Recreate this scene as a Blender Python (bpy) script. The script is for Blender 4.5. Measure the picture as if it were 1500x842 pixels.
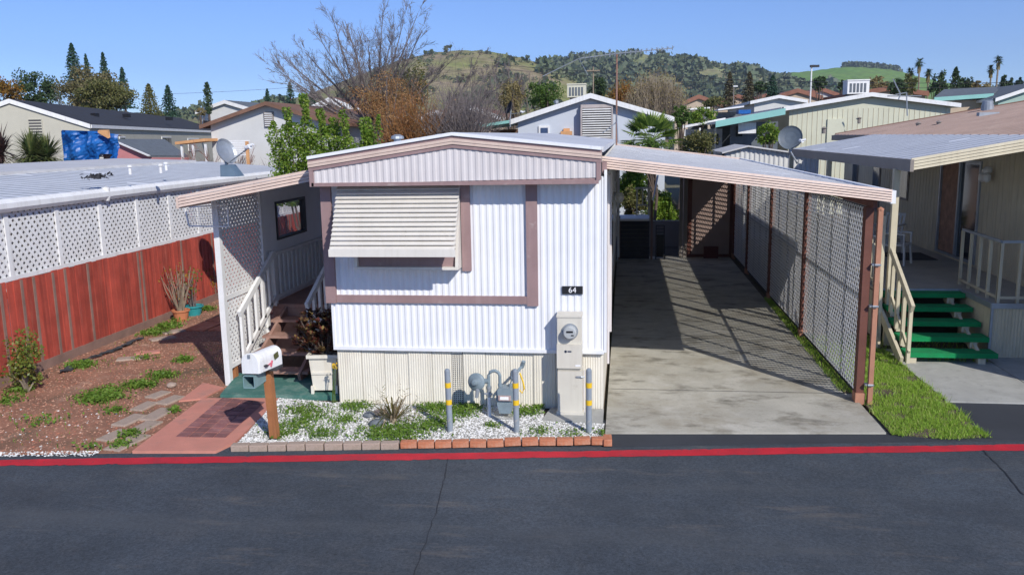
import bpy, math, random
import numpy as np
from mathutils import Vector, Matrix
for o in list(bpy.data.objects): bpy.data.objects.remove(o)
S = bpy.context.scene
col = S.collection
# ------------------------------------------------------------------ camera
FPX, YAW, PIT, ROL = 1245.0, 0.13421, 0.17621, -0.01731
CAM = np.array([3.929, -10.943, 3.644])
_cy, _sy = math.cos(YAW), math.sin(YAW)
_f = np.array([-_sy*math.cos(PIT), _cy*math.cos(PIT), -math.sin(PIT)])
_r = np.array([_cy, _sy, 0.0]); _u = np.cross(_r, _f)
RR = _r*math.cos(ROL) + _u*math.sin(ROL); UU = -_r*math.sin(ROL) + _u*math.cos(ROL)
cd = bpy.data.cameras.new('camera'); cam = bpy.data.objects.new('camera', cd); col.objects.link(cam)
cd.sensor_width = 36; cd.lens = 36*FPX/1500; cd.clip_start = .1; cd.clip_end = 6000
M = Matrix([[RR[0], UU[0], -_f[0], CAM[0]], [RR[1], UU[1], -_f[1], CAM[1]], [RR[2], UU[2], -_f[2], CAM[2]], [0, 0, 0, 1]])
cam.matrix_world = M; S.camera = cam
# ------------------------------------------------------------------ light
SUN = Vector((2.34, -3.20, 2.75)).normalized()
EL = math.asin(SUN.z); AZ = math.atan2(SUN.x, SUN.y)
w = bpy.data.worlds.new('World'); S.world = w; w.use_nodes = True
nt = w.node_tree; nt.nodes.clear()
sky = nt.nodes.new('ShaderNodeTexSky'); sky.sky_type = 'NISHITA'; sky.sun_disc = False
sky.sun_elevation = EL; sky.sun_rotation = AZ; sky.altitude = 50; sky.air_density = 0.75; sky.dust_density = 0.0; sky.ozone_density = 8.0
bg = nt.nodes.new('ShaderNodeBackground'); bg.inputs[1].default_value = 0.15
out = nt.nodes.new('ShaderNodeOutputWorld'); tint = nt.nodes.new('ShaderNodeMix'); tint.data_type = 'RGBA'; tint.blend_type = 'MULTIPLY'; tint.inputs[0].default_value = 1; tint.inputs[7].default_value = (.86, .81, .90, 1)
nt.links.new(sky.outputs[0], tint.inputs[6]); nt.links.new(tint.outputs[2], bg.inputs[0]); nt.links.new(bg.outputs[0], out.inputs[0])
sl = bpy.data.lights.new('sun', 'SUN'); sl.energy = 3.9; sl.angle = math.radians(.53); sl.color = (1, .955, .89)
so = bpy.data.objects.new('sun', sl); col.objects.link(so); so.rotation_euler = SUN.to_track_quat('Z', 'Y').to_euler()
S.view_settings.view_transform = 'Standard'; S.view_settings.look = 'None'; S.view_settings.gamma = 1
S.view_settings.use_curve_mapping = False; S.view_settings.exposure = 0.18
S.render.engine = 'CYCLES'
S.cycles.max_bounces = 12; S.cycles.diffuse_bounces = 8; S.cycles.transparent_max_bounces = 12
# ------------------------------------------------------------------ helpers
def at(u, v, **k):
    "world point seen at photo pixel (u, v) on the plane x=, y= or z="
    d = _f + (u-750)/FPX*RR - (v-421)/FPX*UU
    for i, n in enumerate('xyz'):
        if n in k: return CAM + (k[n]-CAM[i])/d[i]*d
def ppm(Y):
    "photo pixels per metre at world y = Y"
    return FPX/((Y-CAM[1])*math.cos(PIT)*.99)
def tag(o, label=None, cat=None, group=None, kind=None):
    if label: o['label'] = label
    if cat: o['category'] = cat
    if group: o['group'] = group
    if kind: o['kind'] = kind
    return o
def thing(name, label, cat, loc=(0, 0, 0), group=None, rz=0):
    o = bpy.data.objects.new(name, None); col.objects.link(o); o.location = loc; o.rotation_euler = (0, 0, rz)
    o.empty_display_size = .2
    return tag(o, label, cat, group)
def copy_tree(o, parent=None):
    c = o.copy(); col.objects.link(c); c.parent = parent
    for ch in list(o.children): copy_tree(ch, c)
    return c
BOXF = [(0, 3, 2, 1), (4, 5, 6, 7), (0, 1, 5, 4), (1, 2, 6, 5), (2, 3, 7, 6), (3, 0, 4, 7)]
class MB:
    def __init__(s): s.v = []; s.f = []; s.n = 0
    def add(s, v, f):
        v = np.asarray(v, float).reshape(-1, 3); b = s.n
        s.v.append(v); s.n += len(v)
        if isinstance(f, np.ndarray): s.f.extend((f+b).tolist())
        else: s.f.extend([tuple(i+b for i in q) for q in f])
        return s
    def box(s, x0, x1, y0, y1, z0, z1):
        return s.add([(x0, y0, z0), (x1, y0, z0), (x1, y1, z0), (x0, y1, z0), (x0, y0, z1), (x1, y0, z1), (x1, y1, z1), (x0, y1, z1)], BOXF)
    def hexa(s, p): return s.add(p, BOXF)          # 4 bottom then 4 top points
    def bar(s, a, b, w, t, side=(0, 0, 1)):
        "rectangular bar a->b, w wide along side x dir, t thick along side"
        a = np.array(a, float); b = np.array(b, float); d = b-a; d = d/np.linalg.norm(d)
        n = np.array(side, float); n = n-d*(n@d); n /= np.linalg.norm(n); m = np.cross(d, n)
        c = [(-m*w/2-n*t/2), (m*w/2-n*t/2), (m*w/2+n*t/2), (-m*w/2+n*t/2)]
        return s.add([a+q for q in c]+[b+q for q in c], BOXF)
    def prism(s, pts, axis, a0, a1):
        "2-D outline extruded along an axis; outline in the two other axes (order xyz)"
        n = len(pts); i = 'xyz'.index(axis); v = []
        for a in (a0, a1):
            for p in pts:
                q = list(p); q.insert(i, a); v.append(q)
        f = [tuple(range(n))[::-1], tuple(range(n, 2*n))]+[(k, (k+1) % n, n+(k+1) % n, n+k) for k in range(n)]
        return s.add(v, f)
    def tube(s, pts, r, n=8, cap=True):
        pts = [np.array(p, float) for p in pts]; rs = r if hasattr(r, '__len__') else [r]*len(pts)
        v = []; ref = np.array([.31, .17, .93])
        for k, p in enumerate(pts):
            d = pts[min(k+1, len(pts)-1)]-pts[max(k-1, 0)]; d = d/(np.linalg.norm(d)+1e-9)
            a = np.cross(d, ref); a /= np.linalg.norm(a); b = np.cross(d, a)
            for j in range(n):
                t = 2*math.pi*j/n; v.append(p+rs[k]*(a*math.cos(t)+b*math.sin(t)))
        f = [(k*n+j, k*n+(j+1) % n, (k+1)*n+(j+1) % n, (k+1)*n+j) for k in range(len(pts)-1) for j in range(n)]
        if cap: f += [tuple(range(n))[::-1], tuple(range((len(pts)-1)*n, len(pts)*n))]
        return s.add(v, f)
    def lathe(s, c, prof, n=16, ax=(0, 0, 1)):
        "profile [(r,h)] revolved about axis ax through c"
        c = np.array(c, float); ax = np.array(ax, float); ax /= np.linalg.norm(ax)
        ref = np.array([1., 0, 0]) if abs(ax[0]) < .9 else np.array([0, 1., 0])
        a = np.cross(ax, ref); a /= np.linalg.norm(a); b = np.cross(ax, a)
        v = [c+ax*h+r*(a*math.cos(2*math.pi*j/n)+b*math.sin(2*math.pi*j/n)) for r, h in prof for j in range(n)]
        f = [(k*n+j, k*n+(j+1) % n, (k+1)*n+(j+1) % n, (k+1)*n+j) for k in range(len(prof)-1) for j in range(n)]
        f += [tuple(range(n))[::-1], tuple(range((len(prof)-1)*n, len(prof)*n))]
        return s.add(v, f)
    def sheet(s, pts, z, t=0.03):
        pts = [(p[0], p[1]) for p in pts]
        return s.prism(pts, 'z', z-t, z)
    def build(s, name, mat, parent=None, smooth=False, origin=None):
        v = np.concatenate(s.v); me = bpy.data.meshes.new(name)
        if parent is None:
            lo, hi = v.min(0), v.max(0)
            off = np.array(origin if origin is not None else [(lo[0]+hi[0])/2, (lo[1]+hi[1])/2, lo[2]])
        else:
            off = np.zeros(3); p = parent
            while p is not None: off += np.array(p.location); p = p.parent
        me.from_pydata((v-off).tolist(), [], s.f); me.update()
        bmv = None
        if smooth: me.polygons.foreach_set('use_smooth', [True]*len(me.polygons))
        ms = mat if isinstance(mat, (list, tuple)) else [mat]
        for m in ms: me.materials.append(m)
        o = bpy.data.objects.new(name, me); col.objects.link(o)
        if parent is None: o.location = off
        else: o.parent = parent
        return o
def fixn(o):
    import bmesh
    b = bmesh.new(); b.from_mesh(o.data); bmesh.ops.recalc_face_normals(b, faces=b.faces); b.to_mesh(o.data); b.free(); return o
def structure(o): return tag(o, kind='structure')
# ------------------------------------------------------------------ materials
def mat(name, c, rough=.7, var=.15, scale=3., fine=40., fvar=.08, bump=.15, bscale=60., metal=0., stain=None, samt=.4, sscale=.8, spec=.4, streak=None, coord='Object'):
    m = bpy.data.materials.new(name); m.use_nodes = True; t = m.node_tree; N = t.nodes; L = t.links
    b = N['Principled BSDF']; b.inputs['Roughness'].default_value = rough; b.inputs['Metallic'].default_value = metal
    b.inputs['Specular IOR Level'].default_value = spec
    tc = N.new('ShaderNodeTexCoord'); 
    def noise(sc, det=5, vec=None, ro=.6):
        n = N.new('ShaderNodeTexNoise'); n.inputs['Scale'].default_value = sc; n.inputs['Detail'].default_value = det; n.inputs['Roughness'].default_value = ro
        L.new(vec or tc.outputs[coord], n.inputs['Vector']); return n.outputs['Fac']
    def mix(a, bb, fac, mode='MIX'):
        x = N.new('ShaderNodeMix'); x.data_type = 'RGBA'; x.blend_type = mode
        for sk, val in (('A', a), ('B', bb)):
            i = [q for q in x.inputs if q.name == sk and q.type == 'RGBA'][0]
            if hasattr(val, 'links'): L.new(val, i)
            else: i.default_value = (*val, 1)
        i = [q for q in x.inputs if q.name == 'Factor' and q.type == 'VALUE'][0]
        if hasattr(fac, 'links'): L.new(fac, i)
        else: i.default_value = fac
        return [q for q in x.outputs if q.type == 'RGBA'][0]
    def ramp(src, lo, hi):
        r = N.new('ShaderNodeMapRange'); r.inputs[1].default_value = lo; r.inputs[2].default_value = hi; L.new(src, r.inputs[0]); return r.outputs[0]
    c = np.array(c, float)
    cc = mix(tuple(np.clip(c*(1-var), 0, 1)), tuple(np.clip(c*(1+var), 0, 1)), ramp(noise(scale), .3, .7))
    cc = mix(cc, tuple(np.clip(c*(1-fvar*4), 0, 1)), mix_fac(N, L, ramp(noise(fine, 3), .45, .8), fvar*4))
    if stain is not None:
        cc = mix(cc, stain, mix_fac(N, L, ramp(noise(sscale, 6, ro=.7), .48, .72), samt))
    if streak is not None:   # vertical run-off streaks
        mp = N.new('ShaderNodeMapping'); mp.inputs['Scale'].default_value = (9, 9, .6); L.new(tc.outputs[coord], mp.inputs[0])
        cc = mix(cc, streak[:3], mix_fac(N, L, ramp(noise(1.6, 5, mp.outputs[0]), .5, .75), streak[3]))
    L.new(cc, b.inputs['Base Color'])
    if bump:
        bp = N.new('ShaderNodeBump'); bp.inputs['Strength'].default_value = bump; bp.inputs['Distance'].default_value = .02
        L.new(noise(bscale, 4), bp.inputs['Height']); L.new(bp.outputs[0], b.inputs['Normal'])
    return m
def mix_fac(N, L, s, k):
    q = N.new('ShaderNodeMath'); q.operation = 'MULTIPLY'; q.inputs[1].default_value = k; L.new(s, q.inputs[0]); return q.outputs[0]
def leafmat(name, cols, rough=.55, trans=.35):
    m = bpy.data.materials.new(name); m.use_nodes = True; t = m.node_tree; N = t.nodes; L = t.links
    b = N['Principled BSDF']; b.inputs['Roughness'].default_value = rough; b.inputs['Specular IOR Level'].default_value = .3
    g = N.new('ShaderNodeNewGeometry'); r = N.new('ShaderNodeValToRGB'); r.color_ramp.interpolation = 'LINEAR'
    e = r.color_ramp.elements
    while len(e) < len(cols): e.new(.5)
    for i, c in enumerate(cols): e[i].position = i/(len(cols)-1); e[i].color = (*c, 1)
    L.new(g.outputs['Random Per Island'], r.inputs[0]); L.new(r.outputs[0], b.inputs['Base Color'])
    if trans:
        tr = N.new('ShaderNodeBsdfTranslucent'); L.new(r.outputs[0], tr.inputs[0]); mx = N.new('ShaderNodeMixShader'); mx.inputs[0].default_value = trans
        L.new(b.outputs[0], mx.inputs[1]); L.new(tr.outputs[0], mx.inputs[2]); L.new(mx.outputs[0], N['Material Output'].inputs[0])
    return m
def glassmat(name, c=(.02, .025, .03)):
    m = bpy.data.materials.new(name); m.use_nodes = True; b = m.node_tree.nodes['Principled BSDF']
    b.inputs['Base Color'].default_value = (*c, 1); b.inputs['Roughness'].default_value = .06; b.inputs['Specular IOR Level'].default_value = .6
    return m
X = {}
X['asphalt'] = mat('asphalt', (.060, .069, .088), .85, .2, .7, 130, .14, .5, 220, stain=(.085, .085, .085), samt=.35, sscale=1.3, coord='Object')
def asph(name, c, scuff):
    m = mat(name, c, .86, .30, .6, 130, .14, .5, 160, stain=(.10, .10, .10), samt=.3, sscale=1.7)
    t = m.node_tree; N = t.nodes; L = t.links; b = N['Principled BSDF']; src = b.inputs['Base Color'].links[0].from_socket
    tc = N.new('ShaderNodeTexCoord')
    def rmp(s_, lo, hi, a, bb):
        r = N.new('ShaderNodeMapRange'); r.inputs[1].default_value = lo; r.inputs[2].default_value = hi; r.inputs[3].default_value = a; r.inputs[4].default_value = bb; L.new(s_, r.inputs[0]); return r.outputs[0]
    n = N.new('ShaderNodeTexNoise'); n.inputs['Scale'].default_value = 38; n.inputs['Detail'].default_value = 8; n.inputs['Roughness'].default_value = .85; L.new(tc.outputs['Object'], n.inputs[0])
    mx = N.new('ShaderNodeMix'); mx.data_type = 'RGBA'; mx.blend_type = 'MULTIPLY'; mx.inputs[0].default_value = 1; L.new(src, mx.inputs[6]); L.new(rmp(n.outputs[0], .38, .62, .55, 1.55), mx.inputs[7])
    mp = N.new('ShaderNodeMapping'); mp.inputs['Scale'].default_value = (.55, 2.6, 1); mp.inputs['Rotation'].default_value = (0, 0, .1); L.new(tc.outputs['Object'], mp.inputs[0])
    n2 = N.new('ShaderNodeTexNoise'); n2.inputs['Scale'].default_value = 1.0; n2.inputs['Detail'].default_value = 10; n2.inputs['Roughness'].default_value = .75; L.new(mp.outputs[0], n2.inputs[0])
    mx2 = N.new('ShaderNodeMix'); mx2.data_type = 'RGBA'; mx2.inputs[7].default_value = (.19, .165, .14, 1); L.new(rmp(n2.outputs[0], .56, .72, 0, scuff), mx2.inputs[0]); L.new(mx.outputs[2], mx2.inputs[6])
    L.new(mx2.outputs[2], b.inputs['Base Color']); return m
X['asphalt'] = asph('asphalt', (.056, .069, .085), .6)
ASPH_LATE = True
X['apron'] = mat('apron_asphalt', (.045, .05, .06), .8, .15, 1.2, 160, .12, .5, 200)
X['red'] = mat('red_line_paint', (.56, .02, .035), .7, .15, 4, 90, .14, .3, 120, stain=(.30, .03, .045), samt=.7, sscale=3)
def add_stain(m, col_, scale, lo, hi, amt, stretch=(1, 1, 1)):
    t = m.node_tree; N = t.nodes; L = t.links; b = N['Principled BSDF']; src = b.inputs['Base Color'].links[0].from_socket
    tc = N.new('ShaderNodeTexCoord'); mp = N.new('ShaderNodeMapping'); mp.inputs['Scale'].default_value = stretch; mp.inputs['Location'].default_value = (scale, lo*9, 0); L.new(tc.outputs['Object'], mp.inputs[0])
    n = N.new('ShaderNodeTexNoise'); n.inputs['Scale'].default_value = scale; n.inputs['Detail'].default_value = 9; n.inputs['Roughness'].default_value = .68; L.new(mp.outputs[0], n.inputs[0])
    r = N.new('ShaderNodeMapRange'); r.inputs[1].default_value = lo; r.inputs[2].default_value = hi; r.inputs[4].default_value = amt; L.new(n.outputs[0], r.inputs[0])
    mx = N.new('ShaderNodeMix'); mx.data_type = 'RGBA'; mx.inputs[7].default_value = (*col_, 1); L.new(r.outputs[0], mx.inputs[0]); L.new(src, mx.inputs[6]); L.new(mx.outputs[2], b.inputs['Base Color']); return m
X['drive'] = mat('driveway_concrete', (.45, .43, .365), .85, .2, .9, 70, .09, .25, 90, stain=(.25, .215, .15), samt=.8, sscale=.8)
add_stain(X['drive'], (.10, .09, .065), 1.3, .52, .68, .8, (1, 1.8, 1)); add_stain(X['drive'], (.60, .58, .52), 1.1, .56, .7, .6); add_stain(X['drive'], (.2, .19, .16), 22, .55, .75, .6)
X['concrete'] = mat('concrete', (.40, .40, .37), .85, .14, 1.5, 70, .07, .25, 90, stain=(.22, .22, .2), samt=.5, sscale=2)
X['dirt'] = mat('reddish_dirt', (.34, .165, .105), .95, .35, 2.2, 35, .14, .8, 45, stain=(.12, .085, .05), samt=.8, sscale=1.1)
add_stain(X['dirt'], (.50, .33, .24), 2.5, .55, .7, .7); add_stain(X['dirt'], (.10, .085, .05), .9, .52, .68, .7)
add_stain(X['concrete'], (.16, .16, .15), 5, .55, .75, .6)
add_stain(X['asphalt'], (.085, .095, .105), .9, .50, .66, .55, (.14, 1.3, 1)); add_stain(X['asphalt'], (.035, .042, .052), .6, .54, .66, .5, (.6, 1.2, 1))
add_stain(X['red'], (.10, .055, .07), 14, .60, .66, .75); add_stain(X['red'], (.16, .06, .07), 60, .58, .7, .6)
def islands(m, lo, hi):
    "each board or block a slightly different tone"
    t = m.node_tree; N = t.nodes; L = t.links; b = N['Principled BSDF']; src = b.inputs['Base Color'].links[0].from_socket
    g = N.new('ShaderNodeNewGeometry'); r = N.new('ShaderNodeMapRange'); r.inputs[3].default_value = lo; r.inputs[4].default_value = hi; L.new(g.outputs['Random Per Island'], r.inputs[0])
    mx = N.new('ShaderNodeMix'); mx.data_type = 'RGBA'; mx.blend_type = 'MULTIPLY'; mx.inputs[0].default_value = 1; L.new(src, mx.inputs[6]); L.new(r.outputs[0], mx.inputs[7]); L.new(mx.outputs[2], b.inputs['Base Color'])
X['soil'] = mat('soil', (.13, .10, .07), .95, .3, 2.2, 35, .14, .8, 45)
X['ground'] = mat('far_ground', (.16, .15, .09), .95, .3, .05, 5, .14, 0, 45)
X['gravelbase'] = mat('gravel_base', (.42, .41, .37), .9, .3, 7, 60, .15, .8, 60, stain=(.14, .14, .08), samt=.7, sscale=3)
X['pebble'] = leafmat('white_pebbles', [(.38, .37, .34), (.70, .70, .68), (.82, .82, .80), (.56, .55, .51)], .8, 0)
X['siding'] = mat('white_siding', (.78, .79, .81), .45, .05, 2, 50, .02, .03, 60, streak=(.60, .60, .60, .35))
X['gable'] = mat('off_white_panel', (.64, .60, .59), .5, .06, 2, 50, .02, .03, 60, streak=(.48, .43, .41, .4))
X['mauve'] = mat('mauve_trim', (.295, .195, .19), .6, .1, 3, 50, .04, .05, 60, streak=(.42, .32, .30, .3))
X['pink'] = mat('pink_fascia', (.64, .50, .42), .55, .07, 3, 50, .03, .04, 60, streak=(.45, .30, .25, .3))
X['skirt'] = mat('beige_skirting', (.74, .70, .60), .6, .07, 2, 60, .03, .05, 60, streak=(.48, .42, .33, .35))
X['cream'] = mat('cream_metal', (.70, .665, .60), .45, .05, 3, 60, .03, .03, 60, streak=(.5, .46, .38, .25))
X['box'] = mat('utility_paint', (.62, .585, .50), .5, .05, 3, 60, .02, .03, 60, streak=(.45, .40, .32, .3))
X['brown'] = mat('dark_brown_paint', (.145, .055, .038), .6, .15, 3, 50, .06, .1, 60)
X['copper'] = mat('copper_brown_paint', (.42, .20, .125), .6, .12, 3, 50, .06, .1, 60)
X['stepwood'] = mat('brown_step_wood', (.32, .18, .14), .8, .22, 3, 50, .1, .3, 60, stain=(.33, .25, .2), samt=.5, sscale=6)
X['white'] = mat('white_paint', (.76, .76, .75), .55, .06, 3, 50, .04, .1, 60, streak=(.5, .47, .42, .4))
X['greywall'] = mat('grey_wall_panel', (.78, .79, .80), .7, .06, 2, 50, .03, .1, 60)
X['lattice'] = mat('carport_lattice', (.86, .86, .86), .5, .08, 3, 50, .04, .0, 60)
_t = X['lattice'].node_tree; _tr = _t.nodes.new('ShaderNodeBsdfTranslucent'); _tr.inputs[0].default_value = (.8, .8, .8, 1); _mx = _t.nodes.new('ShaderNodeMixShader'); _mx.inputs[0].default_value = .42
_t.links.new(_t.nodes['Principled BSDF'].outputs[0], _mx.inputs[1]); _t.links.new(_tr.outputs[0], _mx.inputs[2]); _t.links.new(_mx.outputs[0], _t.nodes['Material Output'].inputs[0])
X['seam'] = mat('seam_shade', (.19, .22, .26), .8, .2, 4, 30, .1, 0)  # shadow lines of the roof ribs, painted as dark strips on the pans
X['metalroof'] = mat('white_metal_roof', (.60, .61, .63), .6, .1, 1.5, 30, .06, .05, 40, stain=(.30, .30, .31), samt=.6, sscale=1.6)
X['whitepan'] = mat('white_roof_pans', (.60, .62, .65), .6, .06, 1.5, 30, .05, .05, 40, stain=(.42, .44, .48), samt=.5, sscale=1.2)
X['whiteroof'] = mat('white_coated_roof', (.56, .55, .54), .6, .1, 1.0, 30, .05, .1, 40, stain=(.42, .40, .38), samt=.5, sscale=.9)
X['redfence'] = mat('red_fence_board', (.42, .07, .045), .75, .22, 3, 50, .08, .25, 60, streak=(.22, .05, .04, .6))
X['greyboard'] = mat('weathered_board', (.24, .15, .12), .85, .2, 3, 50, .08, .25, 60)
X['steel'] = mat('galvanised_steel', (.36, .39, .42), .45, .12, 6, 60, .05, .05, 60, metal=.5)
X['bollard'] = mat('bollard_grey', (.25, .29, .33), .6, .12, 8, 60, .06, .1, 80)
X['yellow'] = mat('yellow_tape', (.75, .48, .02), .5, .05, 8, 60, .04, .0, 60)
X['gasgrey'] = mat('gas_meter_grey', (.20, .255, .285), .5, .14, 8, 60, .06, .06, 80)
X['black'] = mat('black_plastic', (.015, .015, .018), .5, .1, 5, 60, .05, .05, 60)
X['charcoal'] = mat('charcoal', (.045, .045, .05), .8, .2, 5, 60, .1, .2, 60)
X['brickred'] = mat('orange_brick', (.50, .185, .095), .85, .18, 6, 60, .12, .4, 60, stain=(.55, .36, .26), samt=.6, sscale=9)
X['paver'] = mat('tan_paver', (.40, .31, .25), .9, .15, 5, 60, .1, .4, 60, stain=(.22, .17, .12), samt=.7, sscale=6)
X['pinkslab'] = mat('pink_slab', (.56, .235, .175), .85, .09, 2.4, 60, .06, .2, 60, stain=(.40, .2, .15), samt=.5, sscale=3)
X['brickpat'] = mat('stamped_brick', (.24, .105, .10), .85, .15, 6, 60, .1, .3, 60, stain=(.42, .23, .2), samt=.6, sscale=5)
X['greenpad'] = mat('green_pad_paint', (.055, .17, .14), .75, .15, 3, 60, .1, .2, 60, stain=(.25, .33, .28), samt=.7, sscale=5)
X['carpet'] = mat('green_turf_carpet', (.004, .27, .085), .95, .12, 5, 150, .15, .6, 200)
X['tan'] = mat('tan_paint', (.56, .50, .36), .6, .1, 3, 50, .05, .1, 60, streak=(.35, .3, .2, .4))
X['olive'] = mat('olive_beige_siding', (.60, .53, .38), .7, .08, 2, 50, .04, .1, 60, streak=(.27, .23, .15, .4))
X['deck'] = mat('deck_boards', (.42, .385, .32), .85, .1, 3, 60, .08, .2, 60)
X['brownroof'] = mat('brown_metal_roof', (.34, .25, .215), .6, .1, 1.2, 30, .05, .05, 40, stain=(.25, .18, .15), samt=.5, sscale=.8)
X['greyfascia'] = mat('taupe_fascia', (.24, .21, .185), .6, .08, 2, 30, .04, .05, 40)
X['glass'] = glassmat('window_glass')
X['curtain'] = mat('door_curtain', (.36, .20, .13), .8, .3, 6, 30, .1, .1, 40)
X['shed'] = mat('pinkish_tan_shed', (.36, .26, .22), .75, .08, 2, 50, .04, .1, 60)
X['maroon'] = mat('maroon_panel', (.12, .035, .03), .7, .1, 3, 50, .05, .1, 60)
X['postwood'] = mat('cedar_post', (.36, .145, .055), .75, .2, 4, 60, .1, .25, 60, streak=(.2, .08, .03, .5))
X['bark'] = mat('bark', (.12, .09, .07), .9, .25, 6, 30, .1, .4, 30)
X['twig'] = mat('grey_twig', (.16, .135, .13), .9, .2, 6, 30, .1, 0, 30)
X['palebark'] = mat('pale_bark', (.27, .22, .16), .9, .25, 6, 30, .1, .2, 30)
X['rust'] = leafmat('rust_twigs', [(.20, .085, .03), (.30, .12, .035), (.16, .09, .04), (.34, .17, .05)], .8, .1)
X['tarp'] = mat('blue_tarp', (.008, .10, .36), .4, .25, 6, 40, .1, .35, 3, stain=(.03, .18, .45), samt=.4, sscale=3)
X['pinkwall'] = mat('pink_wall', (.60, .24, .24), .8, .06, 2, 30, .04, .05, 40)
X['shingle'] = mat('grey_shingle', (.13, .15, .17), .9, .2, 5, 20, .12, .3, 20)
X['darkroof'] = mat('dark_shingle', (.035, .037, .045), .9, .2, 2, 20, .12, .2, 20)
X['greyhouse'] = mat('grey_green_siding', (.48, .46, .38), .8, .06, 1, 20, .04, .05, 40)
X['whitehouse'] = mat('white_house_siding', (.60, .60, .58), .8, .06, 1, 20, .04, .05, 40)
X['bluehouse'] = mat('pale_blue_siding', (.52, .56, .62), .8, .04, 1, 20, .03, .05, 40)
X['greenhouse'] = mat('pale_green_siding', (.58, .58, .45), .8, .06, 1, 20, .04, .05, 40)
X['tealtrim'] = mat('teal_trim', (.24, .50, .46), .6, .06, 1, 20, .04, .05, 40)
X['tealhouse'] = mat('teal_siding', (.33, .45, .40), .8, .06, 1, 20, .04, .05, 40)
X['rustroof'] = mat('rusty_brown_roof', (.20, .11, .075), .85, .25, 2, 20, .1, .1, 20)
X['tile'] = mat('terracotta_tile_roof', (.27, .125, .085), .85, .2, 2, 20, .1, .1, 20)
X['stucco'] = mat('tan_stucco', (.50, .40, .30), .85, .08, 2, 20, .04, .05, 20)
X['orangewood'] = mat('orange_plywood', (.62, .33, .15), .8, .15, 3, 30, .05, .1, 40)
X['pot'] = mat('terracotta_pot', (.50, .19, .09), .8, .1, 6, 40, .05, .1, 50)
X['teal'] = mat('teal_pot', (.03, .28, .30), .4, .1, 6, 40, .05, .05, 50)
X['rock'] = mat('grey_rock', (.17, .19, .21), .85, .2, 8, 40, .1, .4, 30)
X['paleyel'] = mat('cooler_paint', (.60, .58, .46), .6, .06, 4, 40, .05, .05, 50)
X['red2'] = mat('flag_red', (.55, .13, .17), .5, .05)
X['crack'] = mat('crack_fill', (.03, .032, .038), .9, .1)
X['lamp'] = mat('frosted_globe', (.7, .7, .68), .3, .03)
X['plain'] = mat('digit_white', (.85, .85, .85), .5, .0, 3, 30, 0, 0)
islands(X['redfence'], .72, 1.12); islands(X['stepwood'], .8, 1.15); islands(X['brickpat'], .7, 1.2)
add_stain(X['redfence'], (.52, .16, .11), 2, .54, .72, .5, (5, 5, .6)); add_stain(X['redfence'], (.20, .06, .05), 3, .56, .75, .6, (6, 6, .5)); add_stain(X['redfence'], (.42, .26, .22), 9, .66, .74, .6, (6, 6, .35))
add_stain(X['siding'], (.52, .51, .48), 2.4, .60, .78, .5, (2, 2, .5)); add_stain(X['skirt'], (.45, .38, .28), 3, .58, .78, .5, (2.5, 2.5, .6)); add_stain(X['box'], (.40, .33, .25), 7, .64, .74, .6)
add_stain(X['mauve'], (.46, .38, .35), 5, .60, .72, .6); add_stain(X['pinkslab'], (.30, .2, .17), 2.5, .56, .7, .6); add_stain(X['bollard'], (.38, .36, .33), 14, .58, .66, .7)
add_stain(X['white'], (.45, .42, .36), 9, .62, .72, .6, (1, 1, .5)); add_stain(X['carpet'], (.02, .20, .07), 4, .5, .7, .7); add_stain(X['brownroof'], (.42, .33, .28), 1.2, .52, .7, .6, (1, 4, 1))
# ------------------------------------------------------------------ shapes
def corr(mb, x0, x1, zb, zt, y, pitch=.105, depth=.016, fn=(), axis='y', n=6):
    "wavy siding sheet; zb / zt are functions of x; axis y: faces -y at y"
    prof = [(0, 0), (.12, 0), (.3, 1), (.62, 1), (.8, 0)]
    xs = []; k = 0
    while True:
        b = x0+k*pitch; done = False
        for a, d in prof:
            x = b+a*pitch
            if x >= x1: done = True; break
            xs.append((x, d*depth))
        if done: break
        k += 1
    xs.append((x1, 0)); v = []
    for x, d in xs:
        for z in (zb(x), zt(x)):
            if axis == 'y': v.append((x, y-d, z))
            elif axis == 'x': v.append((y+d, x, z))
            else: v.append((y-d, x, z))
    m = len(xs); f = [(2*i, 2*i+2, 2*i+3, 2*i+1) for i in range(m-1)]
    mb.add(v, f); return mb
def lattice(mb, a0, a1, z0, z1, plane, axis='x', pitch=.09, wd=.036, th=.007):
    "two crossed layers of 45-degree strips in the plane axis=plane, clipped to the rectangle"
    s = pitch*math.sqrt(2); hw = wd/math.sqrt(2)
    for layer, sg in ((0, 1), (1, -1)):
        c = (a0-z1 if sg > 0 else a0+z0)
        end = (a1-z0 if sg > 0 else a1+z1)
        c += s*.35
        while c < end:
            # centreline a = c + sg*z ; strip polygon between c-hw, c+hw clipped
            poly = []
            def clip(cc):
                za, zb = z0, z1
                aa, ab = cc+sg*za, cc+sg*zb
                t0, t1 = 0., 1.
                d = ab-aa
                for lim, sn in ((a0, 1), (a1, -1)):
                    va, vb = (aa-lim)*sn, (ab-lim)*sn
                    if va < 0 and vb < 0: return None
                    if va < 0: t0 = max(t0, va/(va-vb))
                    if vb < 0: t1 = min(t1, va/(va-vb))
                if t1-t0 < 1e-3: return None
                return [(aa+d*t0, za+(zb-za)*t0), (aa+d*t1, za+(zb-za)*t1)]
            p = clip(c-hw); q = clip(c+hw)
            if p and q:
                pts = [p[0], p[1], q[1], q[0]]
                o0 = plane+layer*(th+.0005); 
                if axis == 'x': mb.prism(pts, 'x', o0, o0+th)
                else: mb.prism(pts, 'y', o0, o0+th)
            c += s
    return mb
SEAMS = []; SEAMW = [.065]
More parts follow.
